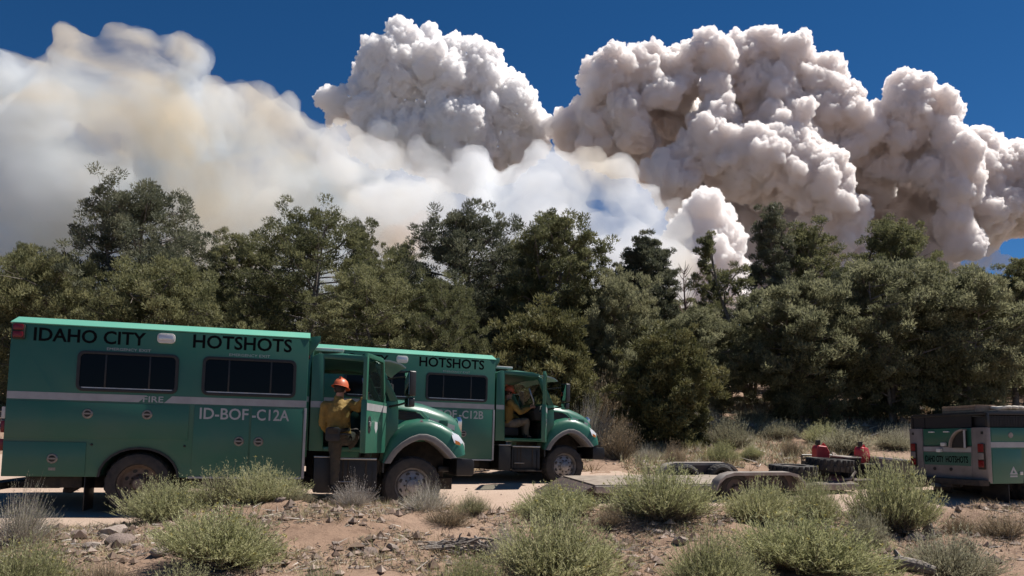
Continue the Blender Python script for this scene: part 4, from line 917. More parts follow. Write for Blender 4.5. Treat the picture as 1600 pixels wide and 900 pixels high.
def het_mat(name, c0, c1, d0, d1, scale, aniso=.2):           # density drifts through the bank, and its tint from bluish white to tan
    m = vol_mat(name, c0, d0, aniso); t = m.node_tree; v = [n for n in t.nodes if n.type == 'PRINCIPLED_VOLUME'][0]
    tc = t.nodes.new('ShaderNodeTexCoord'); mp = t.nodes.new('ShaderNodeMapping'); mp.inputs['Scale'].default_value = (1, 1, 1.25); mp.inputs['Rotation'].default_value = (0, R(35), 0); t.links.new(tc.outputs['Object'], mp.inputs[0])
    def N(s, d, lo, hi):
        n = t.nodes.new('ShaderNodeTexNoise'); n.inputs['Scale'].default_value = s; n.inputs['Detail'].default_value = d; n.inputs['Roughness'].default_value = .62; n.inputs['Distortion'].default_value = .6; t.links.new(mp.outputs[0], n.inputs[0])
        r = t.nodes.new('ShaderNodeMapRange'); r.interpolation_type = 'SMOOTHSTEP'; r.inputs[1].default_value = lo; r.inputs[2].default_value = hi; t.links.new(n.outputs[0], r.inputs[0]); return r
    r = N(scale, 7, .36, .66); r.inputs[3].default_value = d0; r.inputs[4].default_value = d1; t.links.new(r.outputs[0], v.inputs['Density'])
    q = N(scale*.55, 3, .47, .66); x = t.nodes.new('ShaderNodeMix'); x.data_type = 'RGBA'; x.inputs[6].default_value = (*c0, 1); x.inputs[7].default_value = (*c1, 1); t.links.new(q.outputs[0], x.inputs[0]); t.links.new(x.outputs[2], v.inputs['Color'])
    m.cycles.volume_step_rate = .4
    return m
def smoke(name, label, blobs, voxel, layers, mat, **k):
    o = billow_mesh(name, blobs, voxel, layers, **k); o.data.materials.clear(); o.data.materials.append(mat); o['label'] = label; return o
LAY = [('V', 58, 20), ('N', 60, 24), ('V', 30, 17), ('N', 24, 8), ('V', 15, 12), ('V', 8, 8), ('V', 4.5, 4), ('N', 7, 4)]
LAY2 = [('V', 44, 18), ('N', 60, 18), ('V', 22, 17), ('V', 12, 12), ('V', 7, 8), ('V', 4.5, 4), ('N', 7, 3)]
smoke('smoke_plume', 'crisp white smoke column rising behind the left smoke bank, in the middle of the sky', P2, 1.9, LAY2, vol_mat('white_smoke', (.993, .989, .988), .26), seed=3)
smoke('smoke_plume', 'huge billowing pinkish grey smoke column on the right', P3, 2.65, LAY, vol_mat('pink_smoke', (.977, .961, .953), .22), seed=4)
smoke('smoke_plume', 'low bright smoke column at the foot of the huge right one, above the bare snag', P3b, 2.0, LAY, vol_mat('low_smoke', (.992, .982, .976), .22), seed=5, D=1080)
P1 = [(30,165,75),(130,140,68),(200,125,58),(250,150,70),(300,190,70),(370,190,55),(430,215,55),(500,240,48),(580,250,48),
 (-60,200,90),(0,300,110),(130,280,110),(260,300,110),(380,320,100),(500,340,90),(620,370,80),(60,420,120),(250,430,120),(450,440,120),(640,460,90)]
P1b = [(858,262,32),(905,272,32),(955,285,30),(540,240,36),(600,248,36),(660,268,38),(740,284,40),(820,292,40),(900,294,40),(960,300,40),(1005,325,34),(1040,350,28),(640,350,80),(740,350,80),(860,360,80),(960,400,70),(1030,400,40),(760,450,90),(900,470,80),(1010,460,60)]
SOFT = [('N', 90, 56), ('V', 52, 20), ('N', 40, 30), ('V', 24, 10), ('N', 16, 12), ('N', 9, 5)]
smoke('smoke_bank', 'wide soft bank of whitish smoke filling the left sky', P1, 6, SOFT, het_mat('soft_smoke', (.855, .888, .908), (.83, .76, .64), .004, .034, 1/110), seed=6, D=1000, gr=(.3, .5))
smoke('smoke_bank', 'thin bluish white veil of smoke between the left bank and the right column', P1b, 4.5, SOFT, het_mat('thin_smoke', (.93, .95, .965), (.91, .87, .79), .008, .032, 1/90), seed=7, D=880, gr=(.3, .5))
TAN = [(185,190,48),(220,175,50),(250,190,44),(280,215,26),(150,185,26)]
smoke('smoke_patch', 'tan patch of smoke high in the left smoke bank', TAN, 5, SOFT, vol_mat('tan_smoke', (.88, .76, .56), .0045, .2), seed=8, D=885, gr=(.3, .5))
smoke('smoke_patch', 'broad tan patch of smoke low between the tallest tree and the broad bushy tree', [(330,330,60),(400,310,60),(460,290,44),(300,380,50),(370,390,60),(280,290,30)], 5, SOFT, vol_mat('tan_smoke_low', (.88, .78, .6), .0035, .2), seed=9, D=875, gr=(.3, .5))
smoke('smoke_patch', 'small reddish brown patch of smoke left of the wide airy tree', [(640,360,24),(625,385,26),(655,345,16)], 4, SOFT[1:], vol_mat('brown_smoke', (.84, .64, .5), .010, .2), seed=10, D=885, gr=(.3, .5))
smoke('smoke_wisp', 'low white puff of smoke at the right edge above the trees', [(1520,415,18),(1545,408,16),(1570,412,15),(1495,428,18),(1600,420,12)], 3, SOFT[2:], vol_mat('wisp_smoke', (.99, .99, .99), .03, .2), seed=11, D=1450, gr=(.3, .5))

# ------------------------------------------------------------------ vegetation
MT['leaf_dark'] = leaf_mat('juniper_needles', (.062, .07, .034), (.138, .146, .07), (.275, .27, .135), .42)
MT['leaf_grey'] = leaf_mat('greyish_juniper_needles', (.10, .106, .06), (.20, .205, .118), (.36, .35, .21), .5)
MT['leaf_olive'] = leaf_mat('olive_juniper_needles', (.06, .064, .024), (.14, .138, .058), (.29, .27, .125), .3)
MT['leaf_pine'] = leaf_mat('pinyon_needles', (.045, .055, .036), (.105, .116, .074), (.22, .222, .14), .3)
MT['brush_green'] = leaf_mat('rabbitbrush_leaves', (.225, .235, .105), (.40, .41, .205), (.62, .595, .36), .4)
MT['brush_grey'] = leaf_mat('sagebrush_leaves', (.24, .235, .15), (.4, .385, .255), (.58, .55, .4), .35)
MT['brush_stem'] = leaf_mat('brush_stems', (.09, .07, .05), (.17, .14, .10), (.30, .26, .2), .0)
MT['brush_pale'] = leaf_mat('bleached_stems', (.22, .19, .16), (.42, .38, .33), (.62, .57, .5), .1)
MT['straw'] = leaf_mat('dry_grass', (.24, .18, .1), (.4, .31, .19), (.55, .46, .32), .2)
MT['flower'] = leaf_mat('yellow_buds', (.4, .36, .1), (.5, .45, .15), (.6, .55, .25), .2)
def tri_mesh(name, P, mat, var):
    n = len(P); me = bpy.data.meshes.new(name); me.vertices.add(n*3); me.vertices.foreach_set('co', np.ascontiguousarray(P, np.float32).reshape(-1))
    me.loops.add(n*3); me.polygons.add(n); me.loops.foreach_set('vertex_index', np.arange(n*3)); me.polygons.foreach_set('loop_start', np.arange(0, n*3, 3)); me.update(calc_edges=True)
    a = me.attributes.new('var', 'FLOAT', 'FACE'); a.data.foreach_set('value', np.clip(var, 0, 1).astype(np.float32)); me.materials.append(mat); return me
def unit(v): return v / np.maximum(np.linalg.norm(v, axis=-1, keepdims=True), 1e-9)
def leaves(C, D, L, W, rng):
    s = unit(np.cross(D, rng.normal(size=D.shape))) * W[:, None]
    return np.stack([C - s, C + s, C + D * L[:, None]], 1)
def tree_meshes(seed, H, Wd, style):
    """crown of needle sprays on limbs, and a tapered trunk with its limbs; H height, Wd crown width"""
    rng = np.random.default_rng(seed); rd = random.Random(seed); rr = Wd / 2
    base = {'dense': .05, 'open': .2, 'low': .02, 'sparse': .28, 'tall': .14}[style]
    if seed in (10, 13): base = .07
    tr_ = MB(); lean = Vector((rd.uniform(-.06, .06), rd.uniform(-.06, .06), 0)) * H
    if style == 'sparse': lean = Vector((-.22*H, 0, 0))
    ntr = {'dense': 3, 'open': 2, 'low': 4, 'sparse': 1, 'tall': 1}[style]
    stems = []
    for k in range(ntr):
        a = 2*math.pi*k/ntr + rd.uniform(0, 1); sp = .0 if ntr == 1 else rd.uniform(.12, .3) * rr
        top = Vector((math.cos(a)*sp*2.0, math.sin(a)*sp*2.0, H*(.93 if k == 0 else rd.uniform(.7, .9)))) + lean
        if k == 0: top = Vector((lean.x, lean.y, H*.95))
        pts = []; 
        for i in range(8):
            t = i/7; q = Vector((math.cos(a)*.12, math.sin(a)*.12, 0)).lerp(top, t); q.z = -.15 + (top.z + .15)*t
            q += Vector((rd.uniform(-1, 1), rd.uniform(-1, 1), 0))*.035*H*math.sin(math.pi*t)*.6; pts.append(q)
        r0 = .022*H*(1 if k == 0 else .7); tr_.tube(pts, [r0*(1 - .9*(i/7)**.8) + .006 for i in range(8)], 8); stems.append(pts)
    def prof(h):
        top = max(0, 1 - h**{'dense': 3.2, 'low': 2.4, 'open': 3.6, 'tall': 3.0, 'sparse': 3}[style])**.5
        return top*min(1, {'dense': (.55, 1.5), 'low': (.7, 1.2), 'open': (.3, 1.5), 'tall': (.45, 1.2), 'sparse': (.2, 1.4)}[style][0] + {'dense': 1.5, 'low': 1.2, 'open': 1.5, 'tall': 1.2, 'sparse': 1.4}[style]*h)
    lob = [(rd.uniform(0, 6.28), rd.uniform(.1, .9), rd.uniform(.12, .34)*rd.choice((1, 1, -1))) for _ in range(9)]
    def rad(h, a):
        f = prof(h)
        for la, lh, am in lob: f *= 1 + am*math.exp(-((h - lh)/.16)**2)*max(0, math.cos(a - la))**2
        return max(.12, f)*rr
    clumps = []
    nl = {'dense': 70, 'open': 66, 'low': 62, 'sparse': 15, 'tall': 40}[style]
    for i in range(nl):
        h = base + (1 - base)*((i + rd.random())/nl)**.9; a = i*2.4 + rd.uniform(-.5, .5); st = stems[i % len(stems)]
        hz = h*H; t = min(.98, max(.03, (hz*.86)/max(st[-1].z, .1))); j = min(6, int(t*7)); p0 = st[j].lerp(st[j+1], t*7 - j)
        R_ = rad(h, a)*rd.uniform(.78, 1.06); end = Vector((math.cos(a)*R_ + lean.x*h, math.sin(a)*R_ + lean.y*h, hz + rd.uniform(-.02, .05)*H))
        if i >= nl - 2: end = Vector((lean.x + rd.uniform(-.2, .2)*rr, lean.y + rd.uniform(-.2, .2)*rr, H*rd.uniform(.95, 1.0)))
        mid = p0.lerp(end, .5) + Vector((rd.uniform(-.1, .1), rd.uniform(-.1, .1), -.04*H*rd.random()))*.8
        tr_.tube([p0, mid, end], [.012*H*.55*(1 - .5*h), .007*H*.6, .004], 5, caps=False)
        ns = {'dense': 11, 'open': 11, 'low': 11, 'sparse': 9, 'tall': 11}[style]
        for k in range(ns):
            t = .42 + .6*(k + rd.random())/ns; q = (p0.lerp(mid, t*2) if t < .5 else mid.lerp(end, min(1.05, t*2 - 1)))
            q = q + Vector((rd.gauss(0, 1), rd.gauss(0, 1), rd.gauss(0, .8)))*.11*rr
            if k % 3 == 0: tr_.tube([mid.lerp(end, rd.uniform(0, .8)), q], [.012, .004], 3, caps=False)
            clumps.append((q, rd.uniform(.07, .135)*rr**.5*1.15, rd.random()))
    crownP = []; crownV = []
    per = {'dense': 115, 'open': 120, 'low': 115, 'sparse': 105, 'tall': 115}[style]
    Cc = np.array([c[0] for c in clumps]); Cr = np.array([c[1] for c in clumps]); Cv = np.array([c[2] for c in clumps])
    idx = np.repeat(np.arange(len(clumps)), per)
    d = unit(rng.normal(size=(len(idx), 3))); u = rng.random(len(idx))**.45
    off = d * (Cr[idx]*u)[:, None] * np.array([1.25, 1.25, .85])
    pos = Cc[idx] + off
    dirn = unit(d*.8 + np.array([0, 0, .75]) + rng.normal(size=d.shape)*.45)
    sc = (.8 + .5*rng.random(len(idx))) * (.85 if style != 'open' else .9)
    P = leaves(pos, dirn, .115*sc, .024*sc, rng)
    var = .15 + .45*Cv[idx] + .25*rng.random(len(idx)) + .12*u
    return P, var, tr_.mesh('trunk', MT['bark'], angle=60)
TREES = {}
def tree(label, px, ytop, wpx, Y, style, seed, mat='leaf_dark', group=None, name='juniper_tree', cat='tree', proto=None, rz=0):
    X = (px - 800)*Y/F_PX; zb = gz(X, Y) - .05; zt = float(on_ray(px, ytop, Y).z); H = zt - zb; Wd = wpx*Y/F_PX*1.08
    root = empty(name, (X, Y, zb), None, label, cat, group)
    if proto is not None:
        cr, trk, H0, W0 = TREES[proto]; root.scale = (Wd/W0, Wd/W0, H/H0); root.rotation_euler = (0, 0, rz)
    else:
        P, var, trk = tree_meshes(seed, H, Wd, style); cr = tri_mesh('crown', P, MT[mat], var); TREES[seed] = (cr, trk, H, Wd)
    link_mesh('crown', cr, root); link_mesh('trunk', trk, root)
    return root
G1 = 'junipers and pinyons of the woodland behind the road'
tree('tallest tree, its airy forked top rising over the rear of the nearest truck', 215, 286, 265, 30, 'open', 1, 'leaf_pine', G1, 'pinyon_pine')
tree('broad bushy tree behind the cab of the nearest truck, second tallest on the left', 470, 334, 240, 30, 'dense', 2, 'leaf_dark', G1)
tree('wide airy tree with visible limbs, above the roof of the second truck', 735, 328, 235, 33, 'open', 3, 'leaf_pine', G1, 'pinyon_pine')
tree('dark tree with an open layered crown above the cab of the second truck', 885, 341, 172, 31, 'open', 4, 'leaf_dark', G1, 'pinyon_pine')
tree('slim airy treetop left of the bare snag, white smoke behind it', 1010, 372, 104, 34, 'open', 5, 'leaf_pine', G1, 'pinyon_pine')
tree('thin leaning tree with smoke showing through its sparse branches', 1172, 365, 110, 31, 'sparse', 6, 'leaf_dark', G1, 'pinyon_pine')
tree('tall narrow tree just right of the thin leaning one', 1214, 332, 100, 33, 'tall', 7, 'leaf_pine', G1, 'pinyon_pine')
tree('rounded tree on the right, joined to the tall narrow one at its left', 1285, 346, 145, 33, 'tall', 8, 'leaf_dark', G1)
tree('dense dome shaped tree, tallest on the far right', 1411, 340, 165, 34, 'dense', 9, 'leaf_dark', G1)
tree('wide tree in front of the rounded one, its dark trunk showing above the trailer', 1255, 442, 190, 28, 'open', 10, 'leaf_grey', G1)
tree('round olive juniper standing alone in front of the wood, right of the second truck', 1045, 522, 150, 24, 'low', 11, 'leaf_olive', G1)
tree('broad juniper right behind the middle of the nearest truck roof', 250, 415, 250, 26.5, 'dense', 12, 'leaf_dark', G1)
def again(label, px, yt, w, Y, proto, rz, name='juniper_tree', cat='tree', group=G1): tree(label, px, yt, w, Y, None, None, None, group, name, cat, proto, rz)
again('olive green juniper between the two truck roofs, behind the cab of the nearest truck', 590, 425, 230, 26.5, 2, 2.1)
again('juniper behind the rear end of the nearest truck roof, at the left edge', 70, 405, 210, 27.5, 12, 1.3)
again('small upright treetop at the far left edge of the wood', 38, 386, 80, 33, 4, .7)
again('low treetop in the dip between the tallest tree and the broad bushy one', 365, 366, 140, 33, 9, 2.2)
again('shoulder tree right of the broad bushy one, brown smoke right behind it', 572, 348, 100, 33, 8, 1.1)
again('small treetop right beside the patch of brown smoke', 622, 378, 90, 35, 9, 4.0)
again('juniper directly behind the roof of the second truck', 690, 440, 150, 27, 2, 4.4)
again('juniper filling the gap left of the dark layered tree', 812, 385, 130, 34, 12, 3.9)
again('light olive tree right behind the cab roof of the second truck', 850, 487, 165, 25.5, 11, 2.0)
again('juniper behind the lone round one, left of it', 965, 430, 140, 29.5, 10, 3.3)
again('dark cone shaped treetop right of the bare snag', 1114, 430, 66, 36, 8, 3.0)
again('tree behind the lone round juniper, right of it', 1100, 487, 140, 29, 10, 5.1)
tree('broad dark tree left of the rack of the utility truck', 1395, 415, 200, 28.5, 'open', 13, 'leaf_grey', G1)
again('dark tree behind the rack of the utility truck', 1500, 428, 190, 28, 10, 1.0)
again('low dark treetop between the dome shaped tree and the right edge', 1525, 420, 100, 37, 9, 1.5)
again('dark tree at the right edge of the photo, behind the utility truck', 1592, 408, 130, 30, 4, 2.6)
again('tree behind the thin leaning one, closing the wood there', 1175, 470, 150, 36, 3, 1.9)
again('grey green tree between the wide trunked tree and the dome shaped one', 1335, 425, 130, 31, 3, 4.0)
for i, (px, yt, w, Y, pr) in enumerate([(130, 455, 200, 40, 9), (330, 450, 220, 41, 12), (520, 455, 220, 42, 2), (640, 440, 200, 40, 9), (760, 450, 200, 44, 12), (930, 455, 200, 40, 2), (1040, 470, 180, 42, 9), (1260, 455, 200, 42, 12), (1390, 450, 220, 42, 2), (1490, 460, 180, 42, 9), (1600, 450, 200, 40, 12), (-40, 430, 220, 32, 12), (1690, 430, 220, 31, 10), (-160, 400, 240, 34, 1), (1800, 410, 240, 34, 9)]):
    again('dark tree deep in the wood, seen only through gaps between the nearer trees', px, yt, w, Y, pr, i*1.7, group='dark trees deep in the wood')
# bare snag
sx_ = (1072 - 800)*33/F_PX; sn = empty('dead_snag', (sx_, 33, gz(sx_, 33)), None, 'bare dead tree with reddish twigs against the smoke', 'dead tree', None)
rd = random.Random(5); mb = MB(); hz = float(on_ray(1072, 418, 33).z) - gz(sx_, 33)
mb.tube([(0, 0, 0), (.1, 0, hz*.5), (0, .1, hz*.97)], [.12, .08, .01], 7)
for k in range(34):
    h = rd.uniform(.62, .98)*hz; a = rd.uniform(0, 6.28); l = rd.uniform(.5, 1.1)*(1.25 - h/hz)*1.6; p = Vector((.05, .05, h)); q = p + Vector((math.cos(a)*l*.7, math.sin(a)*l*.7, l))
    mb.tube([p, p.lerp(q, .5) + Vector((0, 0, -.06)), q], [.02, .014, .005], 4)
mb.build('trunk', M_('reddish_dead_wood', (.17, .11, .09), .9), sn)
# ---- shrubs
def shrub_meshes(seed, n=900, h=.65, r=.5, leafm='brush_green', leafn=20, spread=.75, pale=False, flowers=0, lw=.0031):
    rng = np.random.default_rng(seed)
    a = rng.random(n)*2*np.pi; q = rng.random(n)**.6; k = rng.integers(0, 9, n); ca = rng.random(9)*6.28; cq = rng.random(9)*.5; ch = rng.uniform(.5, 1.25, 9)
    b = np.stack([np.cos(ca[k])*cq[k]*r*.7, np.sin(ca[k])*cq[k]*r*.7, np.zeros(n)], 1) + rng.normal(size=(n, 3))*np.array([.05, .05, .0])*r*2
    tip = np.stack([np.cos(a)*q*r, np.sin(a)*q*r, h*(1 - .55*q**2)*(.5 + .5*rng.random(n)**.7)*ch[k]], 1)
    tip[:, :2] += b[:, :2]*.8; tip[:, :2] += rng.normal(size=(n, 2))*.05*r
    mid = b*.55 + tip*.45 + np.stack([np.cos(a)*q*r*.16, np.sin(a)*q*r*.16, np.zeros(n)], 1) + rng.normal(size=(n, 3))*.02
    side = unit(rng.normal(size=(n, 3)))*.0032; side2 = unit(np.cross(tip - b, side))*.0032
    wd = side2
    T = np.concatenate([np.stack([b - wd, b + wd, mid + wd*.8], 1), np.stack([b - wd, mid + wd*.8, mid - wd*.8], 1), np.stack([mid - wd*.8, mid + wd*.8, tip], 1)])
    sv = np.tile(rng.random(n), 3)
    ps = []; ds = []; 
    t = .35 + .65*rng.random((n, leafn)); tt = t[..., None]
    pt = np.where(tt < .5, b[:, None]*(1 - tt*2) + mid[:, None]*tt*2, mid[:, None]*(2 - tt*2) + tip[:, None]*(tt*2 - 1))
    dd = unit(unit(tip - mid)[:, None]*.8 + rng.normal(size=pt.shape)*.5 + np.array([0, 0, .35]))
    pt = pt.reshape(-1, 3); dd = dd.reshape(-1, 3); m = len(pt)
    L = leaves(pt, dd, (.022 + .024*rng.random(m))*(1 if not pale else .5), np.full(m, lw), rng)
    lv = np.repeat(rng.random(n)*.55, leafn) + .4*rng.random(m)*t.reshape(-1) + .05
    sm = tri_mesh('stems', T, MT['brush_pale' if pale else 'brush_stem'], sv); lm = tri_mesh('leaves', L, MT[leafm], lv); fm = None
    if flowers:
        j = rng.integers(0, n, flowers); c = tip[j] + rng.normal(size=(flowers, 3))*.008
        c = np.repeat(c, 10, 0); fd = unit(rng.normal(size=c.shape) + np.array([0, 0, .4])); F = leaves(c, fd, np.full(len(c), .02), np.full(len(c), .005), rng); fm = tri_mesh('flowers', F, MT['flower'], rng.random(len(c)))
    return sm, lm, fm, h, r
SH = {'full': [shrub_meshes(21, 1600, flowers=70), shrub_meshes(22, 1400, flowers=40), shrub_meshes(23, 1500, leafm='brush_green', flowers=20)],
      'grey': [shrub_meshes(24, 1100, leafm='brush_grey', leafn=14), shrub_meshes(25, 1000, leafm='brush_grey', leafn=13)],
      'spiky': [shrub_meshes(26, 800, leafm='brush_green', leafn=9, h=.8, r=.4)],
      'twig': [shrub_meshes(27, 420, leafm='brush_pale', leafn=9, pale=True, h=.7, r=.55, lw=.006)],
      'pale': [shrub_meshes(28, 800, leafm='brush_grey', leafn=7, pale=True)],
      'dry': [shrub_meshes(29, 700, leafm='straw', leafn=9)]}
def shrub(label, px, ybase, ytop, wpx, Y, kind, i=0, name='rabbitbrush', rz=None, dx=0):
    X = (px - 800)*Y/F_PX; zb = gz(X, Y) - .03; zt = float(on_ray(px, ytop, Y).z); sm, lm, fm, h, r = SH[kind][i % len(SH[kind])]
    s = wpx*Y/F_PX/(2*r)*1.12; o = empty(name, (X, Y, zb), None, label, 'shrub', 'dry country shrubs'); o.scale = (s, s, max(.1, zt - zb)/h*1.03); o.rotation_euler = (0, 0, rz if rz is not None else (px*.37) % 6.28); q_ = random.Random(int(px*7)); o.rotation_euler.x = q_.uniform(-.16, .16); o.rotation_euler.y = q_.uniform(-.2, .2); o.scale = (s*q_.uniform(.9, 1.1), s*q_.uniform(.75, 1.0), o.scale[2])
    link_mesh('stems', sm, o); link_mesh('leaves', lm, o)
    if fm: tag(link_mesh('flowers', fm, o), kind='stuff')
    return o
shrub('grey green shrub with bleached stems below the rear of the nearest truck', 48, 845, 742, 120, 7.6, 'pale', 0)
shrub('wide shrub right in front of the rear wheel of the nearest truck', 262, 812, 752, 140, 8.7, 'full', 1)
shrub('large domed shrub with yellow buds and dark dead stems at its foot, lower left', 355, 890, 772, 190, 6.3, 'full', 0)
shrub('upright pale green shrub in front of the double doors of the nearest truck', 348, 785, 728, 105, 9.1, 'spiky')
shrub('pale green shrub below the front corner of the crew box of the nearest truck', 415, 785, 725, 110, 9.2, 'full', 2)
shrub('small pale brush right of the two below the crew box, before the climbing person', 465, 785, 752, 60, 9.2, 'grey', 1)
shrub('bleached leafless twig bush below the cab step of the nearest truck', 558, 788, 726, 88, 9.0, 'twig')
shrub('grey twiggy bush in front of the front wheel of the nearest truck', 665, 805, 742, 95, 8.9, 'pale')
shrub('thin upright green tuft right of the front wheel of the nearest truck', 738, 812, 768, 62, 8.8, 'spiky')
shrub('bright green shrub below the front wheel of the second truck', 862, 820, 746, 135, 8.9, 'full', 0, rz=2.2)
shrub('big tall pale green shrub at the bottom, right of the brush pile', 872, 925, 788, 195, 6.4, 'full', 2)
shrub('full rounded green shrub hiding the rear end of the trailer', 1028, 828, 728, 172, 8.7, 'full', 1, rz=4)
shrub('dark based green shrub in front of the trailer wheel', 1188, 812, 738, 112, 9.0, 'full', 0, rz=.5)
shrub('bright green shrub below the two tyres lying on the trailer', 1266, 808, 742, 90, 9.0, 'full', 2, rz=1.2)
shrub('tall green shrub between the trailer and the rear of the utility truck', 1388, 830, 724, 125, 8.5, 'full', 1, rz=2)
shrub('widest green shrub, in the lower right foreground with yellow flower heads', 1265, 925, 780, 235, 6.5, 'full', 0, rz=5.5)
shrub('low green shrub at the bottom edge, left of the widest one', 1105, 925, 826, 160, 5.9, 'full', 2, rz=3.3)
shrub('thin sparse grey shrub right of the weathered stump', 1480, 895, 822, 150, 6.6, 'grey', 0)
shrub('green shrub in the bottom left corner', 55, 935, 846, 150, 5.5, 'full', 1, rz=.9)
shrub('low green tuft at the bottom edge below the large domed shrub', 300, 930, 872, 135, 5.2, 'spiky', rz=1)
shrub('small sparse tuft at the bottom edge right of the corner shrub', 172, 915, 872, 90, 5.6, 'dry')
shrub('small green tuft at the bottom edge left of the brush pile', 510, 925, 878, 95, 5.3, 'spiky', rz=2)
shrub('low green shrub at the bottom edge below the brush pile', 730, 935, 868, 130, 5.2, 'full', 1, rz=2.9)
shrub('pale leggy shrub beside the tall foreground shrub, on its left', 790, 890, 800, 80, 6.9, 'pale', rz=2)
shrub('small grey shrub between the widest one and the tall one near the utility truck', 1345, 850, 790, 70, 7.6, 'grey', 1)
shrub('dry grassy tuft on the bank below the utility truck', 1555, 838, 797, 110, 8.4, 'dry', rz=1)
shrub('dry straw tuft below the mudflap of the utility truck', 1490, 832, 801, 70, 8.6, 'dry', rz=4)
shrub('straw coloured tuft on the bank between the two truck noses', 700, 830, 788, 80, 8.3, 'dry', rz=3)
shrub('straw tuft left of the full rounded shrub by the trailer', 950, 838, 790, 70, 8.4, 'dry', rz=5)
# shrubs across the road, below the wood
bg_list = [('silvery sagebrush right of the lone round juniper', 1140, 700, 645, 75, 23.5, 'grey', 0), ('grey green shrub behind the two red fuel cans', 1318, 708, 662, 95, 22.5, 'grey', 1), ('small yellow green shrub right of the silvery sagebrush', 1172, 712, 690, 34, 21.5, 'full', 0),
 ('low green shrub in front of the silvery sagebrush', 1125, 722, 690, 60, 21.2, 'full', 1), ('dry brown shrub right of the nose of the second truck', 965, 715, 650, 70, 22, 'dry', 0), ('tall dry grey brush behind the mirror of the second truck', 915, 690, 600, 90, 23.5, 'pale', 0),
 ('pale straw tuft standing behind the rear trailer fender', 1055, 728, 690, 46, 20.2, 'dry', 0), ('grey shrub behind the rack side of the trailer, near the utility truck', 1392, 700, 668, 60, 23, 'grey', 0), ('greyish shrub on the slope above the trailer rear', 1015, 720, 690, 50, 21.5, 'pale', 0),
 ('olive shrub under the wide trunked tree, left of its trunk', 1215, 690, 655, 60, 24.5, 'grey', 1), ('small dry shrub left of the black rail', 1235, 712, 685, 40, 21.8, 'dry', 0), ('grey brush below the dark tree near the utility truck', 1285, 700, 660, 60, 24, 'full', 2),
 ('dry brush between the second truck and the lone juniper', 990, 690, 655, 60, 25, 'pale', 0), ('dark brush on the slope right of the lone juniper', 1100, 665, 620, 80, 27, 'pale', 0), ('pale brush at the foot of the trees above the trailer', 1180, 668, 635, 70, 28, 'grey', 0), ('dry undergrowth between the cab of the second truck and the wood', 925, 640, 585, 110, 27, 'dry', 0),
 ('grey brush right of the pale toolbox', 1410, 690, 655, 50, 24, 'pale', 0)]
for i, (lb, px, yb, yt, w_, Y, kd, ii) in enumerate(bg_list): shrub(lb, px, yb, yt, w_, Y, kd, ii, 'sagebrush' if kd != 'dry' else 'dry_shrub', rz=i*1.3)
# ---- loose ground cover: dry grass, litter twigs, pebbles (too many to count)
def scatter_xy(n, x0, x1, y0, y1, rng, clump=.55):
    x = rng.uniform(x0, x1, n*3); y = rng.uniform(y0, y1, n*3); k = vnoise(x*1.1 + 40, y*1.1) + .3*rng.random(n*3) > clump + .1; return x[k][:n], y[k][:n]
rng = np.random.default_rng(3)
def grass(name, n, x0, x1, y0, y1, h, mat, label, clump=.55, w=.003):
    x, y = scatter_xy(n, x0, x1, y0, y1, rng, clump); m = len(x); z = terr(x, y) - .01
    p = np.stack([x, y, z], 1); p = np.repeat(p, 6, 0) + rng.normal(size=(m*6, 3))*np.array([.03, .03, 0]); d = unit(rng.normal(size=p.shape)*.55 + np.array([0, 0, .8]))
    P = leaves(p, d, h*(.4 + .9*rng.random(len(p))), np.full(len(p), w), rng); return tag(link_mesh(name, tri_mesh(name, P, MT[mat], rng.random(len(p)))), label, None, kind='stuff')
grass('dry_grass', 8000, -8, 8, 4.6, 10.2, .095, 'straw', 'thin dry grass on the dirt bank', .5)
grass('green_grass', 1600, -7, 7, 4.6, 9.6, .09, 'brush_green', 'sparse green sprouts on the dirt bank', .68)
grass('dry_undergrowth', 9000, -14, 22, 19.5, 34, .28, 'straw', 'dry undergrowth across the road', .5, w=.012)
grass('grey_undergrowth', 7000, -14, 22, 20, 36, .3, 'brush_grey', 'grey undergrowth below the trees', .55, w=.014)
def twigs(name, n, x0, x1, y0, y1, ln, mat, label, w=.006):
    x, y = scatter_xy(n, x0, x1, y0, y1, rng, .5); m = len(x); z = terr(x, y) + .012; a = rng.random(m)*6.28
    d = np.stack([np.cos(a), np.sin(a), rng.normal(size=m)*.22], 1); L_ = ln*(.3 + rng.random(m)); s = np.stack([-np.sin(a), np.cos(a), np.zeros(m)], 1)*w; up = np.array([0, 0, w*1.6]); p = np.stack([x, y, z], 1); q = p + d*L_[:, None]
    P = np.concatenate([np.stack([p - s, p + up, q], 1), np.stack([p + s, p + up, q], 1)]); return tag(link_mesh(name, tri_mesh(name, P, MT[mat], np.tile(rng.random(m), 2))), label, None, kind='stuff')
twigs('twig_litter', 5000, -8, 8, 4.6, 10, .14, 'brush_stem', 'dark twigs littering the dirt bank')
twigs('pale_twig_litter', 1300, -8, 8, 4.6, 10, .16, 'brush_pale', 'bleached twigs littering the dirt bank')
twigs('branch_litter', 1500, -14, 22, 20, 36, .7, 'brush_pale', 'dead branches lying under the trees', w=.02)
